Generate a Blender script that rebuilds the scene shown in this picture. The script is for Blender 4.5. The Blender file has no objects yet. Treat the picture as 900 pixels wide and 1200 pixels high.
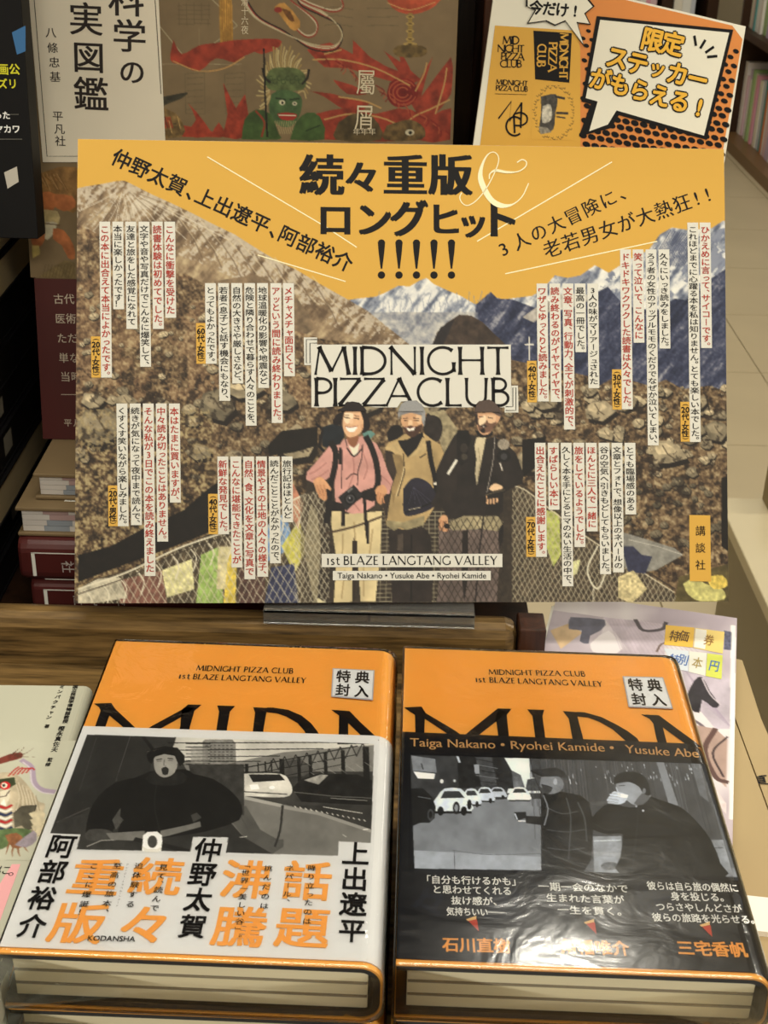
import bpy, math, random
import numpy as np
from math import sin, cos, tan, radians, pi, atan2, hypot
random.seed(7); rng = np.random.default_rng(7)
C = bpy.context.scene.collection
SC = bpy.context.scene
# ---------------------------------------------------------------- camera
F_PX, PITCH, ROLL = 1570.0, radians(27.52), radians(1.5)
CAM = np.array([0, 0, .439])
_F = np.array([0, cos(PITCH), -sin(PITCH)]); _U0 = np.array([0, sin(PITCH), cos(PITCH)]); _R0 = np.array([1., 0, 0])
_R = _R0*cos(ROLL) + _U0*sin(ROLL); _U = _U0*cos(ROLL) - _R0*sin(ROLL)
cd = bpy.data.cameras.new('camera'); cam = bpy.data.objects.new('camera', cd); C.objects.link(cam)
cd.sensor_fit = 'VERTICAL'; cd.sensor_height = 36; cd.sensor_width = 27; cd.lens = 36*F_PX/1200
cd.clip_start = .01; cd.clip_end = 60
from mathutils import Matrix, Vector
cam.matrix_world = Matrix(((_R[0], _U[0], -_F[0], CAM[0]), (_R[1], _U[1], -_F[1], CAM[1]), (_R[2], _U[2], -_F[2], CAM[2]), (0, 0, 0, 1)))
cd.dof.use_dof = True; cd.dof.focus_distance = .62; cd.dof.aperture_fstop = 45
SC.camera = cam
SC.view_settings.view_transform = 'Standard'; SC.view_settings.look = 'None'
SC.view_settings.gamma = 1; SC.view_settings.use_curve_mapping = False
SC.view_settings.exposure = -.13
# ---------------------------------------------------------------- world and lamps
FLOOR_Z = -.80; CEIL_Z = 1.75
w = bpy.data.worlds.new('world'); SC.world = w; w.use_nodes = True
w.node_tree.nodes['Background'].inputs[0].default_value = (1.0, .92, .78, 1)
w.node_tree.nodes['Background'].inputs[1].default_value = .43
LAMPS = [(.24, 1.70, .34, .22, 15), (1.9, 1.9, 1.3, .16, 24), (-1.5, 1.5, 1.3, .16, 10), (.3, -1.6, 1.3, .5, 39), (1.8, -.4, 1.3, .16, 22), (-1.6, -.5, 1.3, .16, 12), (.9, 4.4, 1.3, .16, 34), (3.0, 4.6, 1.3, .16, 14), (.0, .45, 1.3, .3, 19)]  # last lamp is added, to brighten the orange books from overhead
for i, (lx, ly, sx, sy, pw) in enumerate(LAMPS):  # the wide lamp behind the camera is added to brighten the page fronts
    ld = bpy.data.lights.new('tube_light', 'AREA'); ld.shape = 'RECTANGLE'; ld.size = sx; ld.size_y = sy
    ld.energy = pw; ld.color = (1.0, .945, .81)
    lo = bpy.data.objects.new('tube_light', ld); C.objects.link(lo); lo.location = (lx, ly, CEIL_Z-.06)

# ---------------------------------------------------------------- helpers
def lin(c):
    c = np.asarray(c, float)/255.
    return np.where(c <= .04045, c/12.92, ((c+.055)/1.055)**2.4)
def ray(x, y): return _F + _R*((x-450)/F_PX) - _U*((y-600)/F_PX)
def onz(x, y, z): d = ray(x, y); return CAM + d*(z-CAM[2])/d[2]
def ony(x, y, Y): d = ray(x, y); return CAM + d*(Y/d[1])
def onx(x, y, X): d = ray(x, y); return CAM + d*(X/d[0])

class Plane:
    """a flat face in the world: origin, unit axes u (right) and v (up the page), normal n"""
    def __init__(s, o, u, v):
        s.o = np.array(o, float); s.u = np.array(u, float); s.v = np.array(v, float)
        s.u /= np.linalg.norm(s.u); s.v -= s.u*np.dot(s.u, s.v); s.v /= np.linalg.norm(s.v); s.n = np.cross(s.u, s.v)
    def px(s, x, y):
        d = ray(x, y); t = np.dot(s.o-CAM, s.n)/np.dot(d, s.n); q = CAM + d*t - s.o
        return np.array([np.dot(q, s.u), np.dot(q, s.v)])
    def at(s, u, v, h=0): return s.o + s.u*u + s.v*v + s.n*h
    def pts(s, uv, h=0):
        uv = np.asarray(uv, float); return s.o + uv[:, :1]*s.u + uv[:, 1:2]*s.v + s.n*h
    def pix(s, U, V):
        q = s.o[:, None, None] - CAM[:, None, None] + s.u[:, None, None]*U + s.v[:, None, None]*V
        a = np.tensordot(_R, q, 1); b = np.tensordot(_U, q, 1); c = np.tensordot(_F, q, 1)
        return 450+F_PX*a/c, 600-F_PX*b/c

_mats = {}
def mat(name, rgb, rough=.6, spec=.3, metal=0, bump=0, bscale=200, vary=0, vscale=30, stretch=None, coat=0, alpha=None):
    if name in _mats: return _mats[name]
    m = bpy.data.materials.new(name); m.use_nodes = True; nt = m.node_tree; b = nt.nodes['Principled BSDF']
    c = tuple(lin(rgb)) + (1,)
    b.inputs['Base Color'].default_value = c; b.inputs['Roughness'].default_value = rough
    b.inputs['Specular IOR Level'].default_value = spec; b.inputs['Metallic'].default_value = metal
    b.inputs['Coat Weight'].default_value = coat; b.inputs['Coat Roughness'].default_value = .08
    tc = nt.nodes.new('ShaderNodeTexCoord'); mp = nt.nodes.new('ShaderNodeMapping'); nt.links.new(tc.outputs['Object'], mp.inputs[0])
    if stretch: mp.inputs['Scale'].default_value = stretch
    n = nt.nodes.new('ShaderNodeTexNoise'); nt.links.new(mp.outputs[0], n.inputs['Vector']); n.inputs['Scale'].default_value = vscale; n.inputs['Detail'].default_value = 5
    mx = nt.nodes.new('ShaderNodeMix'); mx.data_type = 'RGBA'
    k = max(vary, .03)
    mx.inputs[6].default_value = tuple(np.clip(np.array(c[:3])*(1-k), 0, 1)) + (1,); mx.inputs[7].default_value = tuple(np.clip(np.array(c[:3])*(1+k), 0, 1)) + (1,)
    nt.links.new(n.outputs[0], mx.inputs[0]); nt.links.new(mx.outputs[2], b.inputs['Base Color'])
    if bump:
        n2 = nt.nodes.new('ShaderNodeTexNoise'); nt.links.new(mp.outputs[0], n2.inputs['Vector']); n2.inputs['Scale'].default_value = bscale
        bp = nt.nodes.new('ShaderNodeBump'); bp.inputs['Strength'].default_value = bump; bp.inputs['Distance'].default_value = .001
        nt.links.new(n2.outputs[0], bp.inputs['Height']); nt.links.new(bp.outputs[0], b.inputs['Normal'])
    _mats[name] = m; return m
def wood_mat(name, dark, light, scale=14, axis=0, rough=.35):
    if name in _mats: return _mats[name]
    m = bpy.data.materials.new(name); m.use_nodes = True; nt = m.node_tree; b = nt.nodes['Principled BSDF']; b.inputs['Roughness'].default_value = rough
    b.inputs['Specular IOR Level'].default_value = .4
    tc = nt.nodes.new('ShaderNodeTexCoord'); mp = nt.nodes.new('ShaderNodeMapping'); nt.links.new(tc.outputs['Object'], mp.inputs[0])
    s = [scale*2.2]*3; s[axis] = scale*.16; mp.inputs['Scale'].default_value = s
    n = nt.nodes.new('ShaderNodeTexNoise'); n.inputs['Scale'].default_value = 2.2; n.inputs['Detail'].default_value = 8; n.inputs['Distortion'].default_value = 1.6
    nt.links.new(mp.outputs[0], n.inputs['Vector'])
    wv = nt.nodes.new('ShaderNodeTexNoise'); wv.inputs['Scale'].default_value = 22; wv.inputs['Detail'].default_value = 3; nt.links.new(mp.outputs[0], wv.inputs['Vector'])
    ad = nt.nodes.new('ShaderNodeMath'); ad.operation = 'MULTIPLY_ADD'; ad.inputs[1].default_value = .35; nt.links.new(wv.outputs[0], ad.inputs[0]); nt.links.new(n.outputs[0], ad.inputs[2])
    cr = nt.nodes.new('ShaderNodeValToRGB'); cr.color_ramp.elements[0].position = .5; cr.color_ramp.elements[1].position = .85
    cr.color_ramp.elements[0].color = tuple(lin(dark))+(1,); cr.color_ramp.elements[1].color = tuple(lin(light))+(1,)
    nt.links.new(ad.outputs[0], cr.inputs[0]); nt.links.new(cr.outputs[0], b.inputs['Base Color'])
    bp = nt.nodes.new('ShaderNodeBump'); bp.inputs['Strength'].default_value = .15; bp.inputs['Distance'].default_value = .0008
    nt.links.new(ad.outputs[0], bp.inputs['Height']); nt.links.new(bp.outputs[0], b.inputs['Normal'])
    _mats[name] = m; return m
def print_mat(name='printed_colours', rough=.5, spec=.3):
    if name in _mats: return _mats[name]
    m = bpy.data.materials.new(name); m.use_nodes = True; nt = m.node_tree; b = nt.nodes['Principled BSDF']
    a = nt.nodes.new('ShaderNodeAttribute'); a.attribute_name = 'Col'; nt.links.new(a.outputs['Color'], b.inputs['Base Color'])
    b.inputs['Roughness'].default_value = rough; b.inputs['Specular IOR Level'].default_value = spec
    _mats[name] = m; return m
def film_mat(name, strength=.5, scale=60, rough=.06, base=.03, sx=1, sy=1):
    m = bpy.data.materials.new(name); m.use_nodes = True; nt = m.node_tree; nt.nodes.clear()
    out = nt.nodes.new('ShaderNodeOutputMaterial'); mx = nt.nodes.new('ShaderNodeMixShader'); tr = nt.nodes.new('ShaderNodeBsdfTransparent'); gl = nt.nodes.new('ShaderNodeBsdfGlossy')
    gl.inputs['Roughness'].default_value = rough; gl.inputs['Color'].default_value = (1, 1, 1, 1)
    fr = nt.nodes.new('ShaderNodeFresnel'); fr.inputs[0].default_value = 1.5
    tc = nt.nodes.new('ShaderNodeTexCoord'); mp = nt.nodes.new('ShaderNodeMapping'); mp.inputs['Scale'].default_value = (sx, sy, 1); nt.links.new(tc.outputs['Object'], mp.inputs[0])
    n = nt.nodes.new('ShaderNodeTexNoise'); n.inputs['Scale'].default_value = scale; n.inputs['Detail'].default_value = 4; n.inputs['Distortion'].default_value = .8; nt.links.new(mp.outputs[0], n.inputs['Vector'])
    bp = nt.nodes.new('ShaderNodeBump'); bp.inputs['Strength'].default_value = strength; bp.inputs['Distance'].default_value = .002
    nt.links.new(n.outputs[0], bp.inputs['Height']); nt.links.new(bp.outputs[0], gl.inputs['Normal']); nt.links.new(bp.outputs[0], fr.inputs['Normal'])
    ad = nt.nodes.new('ShaderNodeMath'); ad.operation = 'ADD'; ad.inputs[1].default_value = base; nt.links.new(fr.outputs[0], ad.inputs[0])
    nt.links.new(ad.outputs[0], mx.inputs[0]); nt.links.new(tr.outputs[0], mx.inputs[1]); nt.links.new(gl.outputs[0], mx.inputs[2]); nt.links.new(mx.outputs[0], out.inputs[0])
    _mats[name] = m; return m

def obj(name, verts, faces, m, parent=None, smooth=False, bevel=0):
    me = bpy.data.meshes.new(name); me.from_pydata([tuple(map(float, v)) for v in verts], [], [tuple(f) for f in faces]); me.update()
    if m: me.materials.append(m)
    if smooth: me.shade_smooth()
    o = bpy.data.objects.new(name, me); C.objects.link(o)
    if parent is not None: attach(o, parent)
    if bevel:
        b = o.modifiers.new('bevel', 'BEVEL'); b.width = bevel; b.segments = 2; b.limit_method = 'ANGLE'
    return o
def attach(o, p):
    o.parent = p; o.matrix_parent_inverse = p.matrix_basis.inverted()
def thing(name, label, cat, loc=(0, 0, 0), group=None):
    o = bpy.data.objects.new(name, None); C.objects.link(o); o.location = tuple(map(float, loc)); o.empty_display_size = .02
    o['label'] = label; o['category'] = cat
    if group: o['group'] = group
    return o
def tag(o, label, cat, group=None):
    o['label'] = label; o['category'] = cat
    if group: o['group'] = group
    return o
CUBE = [(0, 2, 3, 1), (4, 5, 7, 6), (0, 1, 5, 4), (2, 6, 7, 3), (0, 4, 6, 2), (1, 3, 7, 5)]
def boxv(x0, x1, y0, y1, z0, z1): return [(x, y, z) for z in (z0, z1) for y in (y0, y1) for x in (x0, x1)]
BOXF = [(0, 2, 3, 1), (4, 5, 7, 6), (0, 1, 5, 4), (2, 6, 7, 3), (0, 4, 6, 2), (1, 3, 7, 5)]
def box(name, x0, x1, y0, y1, z0, z1, m, parent=None, bevel=0):
    return obj(name, boxv(x0, x1, y0, y1, z0, z1), BOXF, m, parent, bevel=bevel)
def frame_box(name, P, u0, u1, v0, v1, h0, h1, m, parent=None, bevel=0):
    """box in a plane's own axes"""
    return obj(name, [P.at(a, b, c) for c in (h0, h1) for b in (v0, v1) for a in (u0, u1)], BOXF, m, parent, bevel=bevel)
def slab(name, P, uv, h0, h1, m, parent=None):
    n = len(uv); v = list(P.pts(uv, h0)) + list(P.pts(uv, h1))
    area = sum(uv[i][0]*uv[(i+1) % n][1]-uv[(i+1) % n][0]*uv[i][1] for i in range(n))
    f = [tuple(range(n)), tuple(range(2*n-1, n-1, -1))] + [(i, i+n, (i+1) % n+n, (i+1) % n) for i in range(n)]
    if area > 0: f = [tuple(reversed(t)) for t in f]
    return obj(name, v, f, m, parent)
def flat(name, P, uvs, h, m, parent=None):
    """flat print: list of polygons in plane coordinates -> one mesh"""
    V = []; Fc = []
    for uv in uvs:
        b = len(V); V += list(P.pts(uv, h)); Fc.append(tuple(range(b, b+len(uv))))
    return obj(name, V, Fc, m, parent)
def pxpoly(P, pts): return [P.px(x, y) for x, y in pts]

# ---------------------------------------------------------------- lettering
_g = {}
def shifts(off, fatx, res):
    if not off and not fatx: return [(0, 0)]
    a, b = off+fatx, off
    if off < .013 and not fatx: return [(-a, 0), (a, 0)]
    if not off: return [(-a, 0), (0, 0), (a, 0)]
    if off < .03: return [(-a, -b), (a, -b), (-a, b), (a, b)]+([(0, 0)] if a > .02 else [])
    return [(a*cos(t), b*sin(t)) for t in np.linspace(0, 2*pi, 9)[:-1]]+[(a*.5*cos(t), b*.5*sin(t)) for t in np.linspace(0, 2*pi, 5)[:-1]]+[(0, 0)]
_tc = bpy.data.curves.new('type', 'FONT'); _to = bpy.data.objects.new('type', _tc); C.objects.link(_to)
def glyphs(s, off=0., res=3):
    k = (s, off, res)
    if k not in _g:
        _tc.body = s; _tc.offset = off; _tc.resolution_u = res
        bpy.context.view_layer.update()
        me = bpy.data.meshes.new_from_object(_to.evaluated_get(bpy.context.evaluated_depsgraph_get()))
        v = np.empty(len(me.vertices)*3); me.vertices.foreach_get('co', v); v = v.reshape(-1, 3)[:, :2].copy()
        f = [tuple(p.vertices) for p in me.polygons]; bpy.data.meshes.remove(me)
        _g[k] = (v, f)
    return _g[k]
SMALL = set('ぁぃぅぇぉっゃゅょァィゥェォッャュョ')
class Ink:
    """collects flat lettering on one plane and links it as one mesh"""
    def __init__(s, P, h=.0002): s.P = P; s.h = h; s.V = []; s.F = []; s.n = 0
    def add(s, uv, faces, dh=0.):
        uv = np.asarray(uv, float); s.V.append(np.hstack([uv[:, :2], np.full((len(uv), 1), dh)])); s.F += [tuple(i+s.n for i in f) for f in faces]; s.n += len(uv)
    def build(s, name, m, parent, dh=0):
        if not s.V: return None
        Q = np.vstack(s.V); V = s.P.pts(Q[:, :2], s.h+dh)+Q[:, 2:3]*s.P.n; return obj(name, V, s.F, m, parent)
    def hline(s, a, b, hpx, text, off=0., res=3, fatx=0, em=None):
        """horizontal line: a, b = photo positions of the left and right end of the baseline, hpx = height of one em"""
        P = s.P; A = P.px(*a); B = P.px(*b); mid = ((a[0]+b[0])/2, (a[1]+b[1])/2)
        H = np.linalg.norm(P.px(mid[0], mid[1]-hpx) - P.px(*mid)); v, f = glyphs(text, 0., res)
        x0, x1 = v[:, 0].min(), v[:, 0].max(); d = B-A; L = np.linalg.norm(d); d /= L; nrm = np.array([-d[1], d[0]])
        X = (v[:, 0]-x0)/(x1-x0)*L; Y = v[:, 1]*H
        for i, (k, j) in enumerate(shifts(off, fatx, res)):
            s.add(A + (X+k*H)[:, None]*d + (Y+j*H)[:, None]*nrm, f, i*6e-6)
    def glyph(s, ch, c, w, hgt, ang=0., off=0., res=3, fatx=0, slant=0):
        """one character centred on plane position c"""
        v, f = glyphs(ch, 0., res); q = v - (np.array([(v[:, 0].min()+v[:, 0].max())/2, .36]) if ord(ch) < 128 else np.array([.5, .38]))
        q = q*np.array([w, hgt]); q[:, 0] += q[:, 1]*slant
        for i, (k, j) in enumerate(shifts(off, fatx, res)):
            r = q + np.array([k*w, j*hgt]); ca, sa = cos(ang), sin(ang)
            s.add(np.asarray(c) + np.stack([r[:, 0]*ca-r[:, 1]*sa, r[:, 0]*sa+r[:, 1]*ca], 1), f, i*6e-6)
    def vcol(s, a, b, wpx, text, off=0., res=2, fatx=0, tight=None, upright=False):
        """vertical column: a, b = photo positions of its top and bottom middle"""
        P = s.P; A = P.px(*a); B = P.px(*b); mid = ((a[0]+b[0])/2, (a[1]+b[1])/2)
        W = np.linalg.norm(P.px(mid[0]+wpx, mid[1])-P.px(*mid)); d = B-A; L = np.linalg.norm(d); d /= L
        wt = [.6 if c in '、。・（）！' else (.86 if c in SMALL else 1.) for c in text]; T = sum(wt); cell = L/T; t = 0
        ang = atan2(d[1], d[0])+pi/2; side = np.array([cos(ang), sin(ang)])
        if upright: ang = 0.
        hh = min(cell*.98, W*(tight or 1.25))
        for c, k in zip(text, wt):
            p = A + d*(t+k/2)*cell; t += k
            if c in '、。': s.glyph(c, p+side*W*.55-d*0+d*(-.35)*hh*1.2, W, hh, ang, off, res)
            elif c in 'ー―': s.glyph(c, p, hh, W, ang-pi/2, off, res)
            elif c in '（）': s.glyph('(' if c == '（' else ')', p+side*0+d*.3*0+(np.array([0.0, 0])), W*.95, hh, ang-pi/2, off, res) if False else s.paren(c, p, W, ang, off, res)
            elif c in '「」『』': s.glyph(c, p, hh, W, ang-pi/2, off, res)
            elif c in SMALL: s.glyph(c, p+side*W*.08, W*.92, hh*.92, ang, off, res, fatx)
            else: s.glyph(c, p, W, hh, ang, off, res, fatx)
    def paren(s, c, p, W, ang, off, res):
        v, f = glyphs('(' if c == '（' else ')', 0., res); q = v - (v.max(0)+v.min(0))/2
        q = q*W*.95; a = ang-pi/2; ca, sa = cos(a), sin(a)
        s.add(p + np.stack([q[:, 0]*ca-q[:, 1]*sa, q[:, 0]*sa+q[:, 1]*ca], 1), f)
    def stroke(s, pts, w, closed=False):
        """a ribbon through plane points; w = width or list of widths"""
        pts = [np.asarray(p, float) for p in pts]; n = len(pts)
        ws = w if hasattr(w, '__len__') else [w]*n; L = []; R = []
        for i in range(n):
            a = pts[max(i-1, 0)]; b = pts[min(i+1, n-1)]; d = b-a; d = d/(np.linalg.norm(d)+1e-12); q = np.array([-d[1], d[0]])*ws[i]/2
            L.append(pts[i]+q); R.append(pts[i]-q)
        s.add(np.array(L+R), [(i, i+n, i+1+n, i+1) for i in range(n-1)])
    def pxstroke(s, pts, wpx, smooth=0):
        if smooth: pts = spline(pts, smooth)
        uv = [s.P.px(*p) for p in pts]; k = np.linalg.norm(s.P.px(pts[0][0]+1, pts[0][1])-s.P.px(*pts[0]))
        s.stroke(uv, [k*q for q in wpx] if hasattr(wpx, '__len__') else k*wpx)
    def gpx(s, ch, x, y, wpx, hpx, ang=0., off=0., res=3, fatx=0, slant=0):
        kx = np.linalg.norm(s.P.px(x+1, y)-s.P.px(x, y)); ky = abs(s.P.px(x, y+1)[1]-s.P.px(x, y)[1]); s.glyph(ch, s.P.px(x, y), wpx*kx, hpx*ky, ang, off, res, fatx, slant)
    def pxpoly(s, pts): s.add(np.array([s.P.px(*p) for p in pts]), [tuple(range(len(pts)))])
    def caps(s, a, b, hpx, text, wt=.085, gap=.12, flare=.7):
        """flared roman capitals, baseline from a to b, cap height hpx"""
        P = s.P; A = P.px(*a); B = P.px(*b); mid = ((a[0]+b[0])/2, (a[1]+b[1])/2)
        H = np.linalg.norm(P.px(mid[0], mid[1]-hpx)-P.px(*mid)); d = B-A; L = np.linalg.norm(d); d /= L; nr = np.array([-d[1], d[0]])
        x = 0; items = []
        for c in text:
            if c == ' ': x += .36; continue
            wd, st = ROMAN[c]; items.append((x, st)); x += wd+gap
        tot = x-gap
        sx = L/tot
        for x0, st in items:
            for pts, th in st:
                q = [((x0+px_)*sx, py_*H) for px_, py_ in pts]; n = len(q)
                cum = [0.]
                for i in range(1, n): cum.append(cum[-1]+hypot(q[i][0]-q[i-1][0], q[i][1]-q[i-1][1]))
                # resample so that the flare has points to act on
                T = np.linspace(0, cum[-1], max(9, n*2)); X = np.interp(T, cum, [a_[0] for a_ in q]); Y = np.interp(T, cum, [a_[1] for a_ in q])
                e = np.minimum(T, cum[-1]-T)/H; W = H*wt*th*(1+flare*np.exp(-(e/.09)**1.2))
                s.stroke([A+d*X[i]+nr*Y[i] for i in range(len(T))], list(W))
def spline(pts, k=6):
    pts = [np.array(p, float) for p in pts]; P = [2*pts[0]-pts[1]]+pts+[2*pts[-1]-pts[-2]]; o = []
    for i in range(1, len(P)-2):
        for j in range(k):
            t = j/k; a, b, c, d = P[i-1:i+3]
            o.append(.5*((2*b)+(-a+c)*t+(2*a-5*b+4*c-d)*t*t+(-a+3*b-3*c+d)*t**3))
    o.append(pts[-1]); return [tuple(q) for q in o]
def arc(cx, cy, rx, ry, a0, a1, n=14): return [(cx+rx*cos(radians(a0+(a1-a0)*i/n)), cy+ry*sin(radians(a0+(a1-a0)*i/n))) for i in range(n+1)]
TN = .62
ROMAN = {
 'M': (1.08, [([(.03, 0), (.16, 1)], TN), ([(.14, 1), (.52, .12)], 1.15), ([(.52, .12), (.90, 1)], TN), ([(.90, 1), (1.05, 0)], 1.15)]),
 'I': (.12, [([(.06, 0), (.06, 1)], 1.1)]),
 'D': (.80, [([(.06, 0), (.06, 1)], 1.1), ([(.06, .97)]+arc(.25, .5, .52, .47, 80, -80)+[(.06, .03)], .95)]),
 'N': (.84, [([(.06, 0), (.06, 1)], TN), ([(.02, 1), (.78, .02)], 1.15), ([(.78, 0), (.78, 1)], TN)]),
 'G': (.86, [(arc(.48, .5, .45, .48, 48, 325), .9), ([(.82, 0.1), (.82, .45)], 1.)]),
 'H': (.80, [([(.06, 0), (.06, 1)], 1.1), ([(.74, 0), (.74, 1)], 1.1), ([(.06, .52), (.74, .52)], TN)]),
 'T': (.66, [([(.33, 0), (.33, .98)], 1.1), ([(0, .965), (.66, .965)], TN)]),
 'P': (.54, [([(.06, 0), (.06, 1)], 1.1), ([(.06, .97)]+arc(.22, .72, .28, .25, 85, -85)+[(.06, .47)], .85)]),
 'Z': (.70, [([(.06, .965), (.68, .965)], TN), ([(.66, .95), (.04, .04)], 1.05), ([(.02, .035), (.70, .035)], TN)]),
 'A': (.80, [([(.0, 0), (.40, 1)], TN), ([(.38, 1), (.80, 0)], 1.15), ([(.14, .36), (.64, .36)], TN)]),
 'C': (.80, [(arc(.48, .5, .45, .48, 50, 312), .9)]),
 'L': (.50, [([(.06, 0), (.06, 1)], 1.1), ([(.06, .035), (.50, .035)], TN)]),
 'U': (.74, [([(.06, 1), (.06, .38)]+arc(.36, .36, .30, .34, 180, 350)+[(.68, 1)], .9)]),
 'B': (.56, [([(.06, 0), (.06, 1)], 1.1), ([(.06, .97)]+arc(.24, .76, .22, .21, 85, -85)+[(.06, .55)], .8), ([(.06, .53)]+arc(.26, .28, .27, .25, 85, -85)+[(.06, .03)], .9)]),
 'E': (.46, [([(.06, 0), (.06, 1)], 1.1), ([(.06, .965), (.44, .965)], TN), ([(.06, .52), (.38, .52)], TN), ([(.06, .035), (.46, .035)], TN)]),
 'V': (.78, [([(.0, 1), (.39, 0)], 1.15), ([(.39, 0), (.78, 1)], TN)]),
 'Y': (.66, [([(.0, 1), (.33, .48)], 1.1), ([(.66, 1), (.33, .48)], TN), ([(.33, .5), (.33, 0)], 1.1)]),
 'K': (.66, [([(.06, 0), (.06, 1)], 1.1), ([(.60, 1), (.08, .5)], TN), ([(.12, .54), (.66, 0)], 1.1)]),
 'O': (.94, [(arc(.47, .5, .43, .47, 90, 450, 20), .9)]),
 'S': (.46, [(arc(.24, .76, .19, .21, 40, 240, 8)+arc(.22, .25, .21, .23, 60, -140, 8), .95)]),
 '1': (.2, [([(.1, 0), (.1, .72)], 1.1), ([(.02, .66), (.11, .72)], TN)]),
 's': (.32, [(arc(.16, .50, .11, .13, 40, 240, 7)+arc(.15, .17, .13, .14, 60, -140, 7), .9)]),
 't': (.3, [([(.12, .85), (.12, .12), (.2, .03), (.3, .06)], .9), ([(0, .62), (.28, .62)], TN)]),
}

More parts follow.
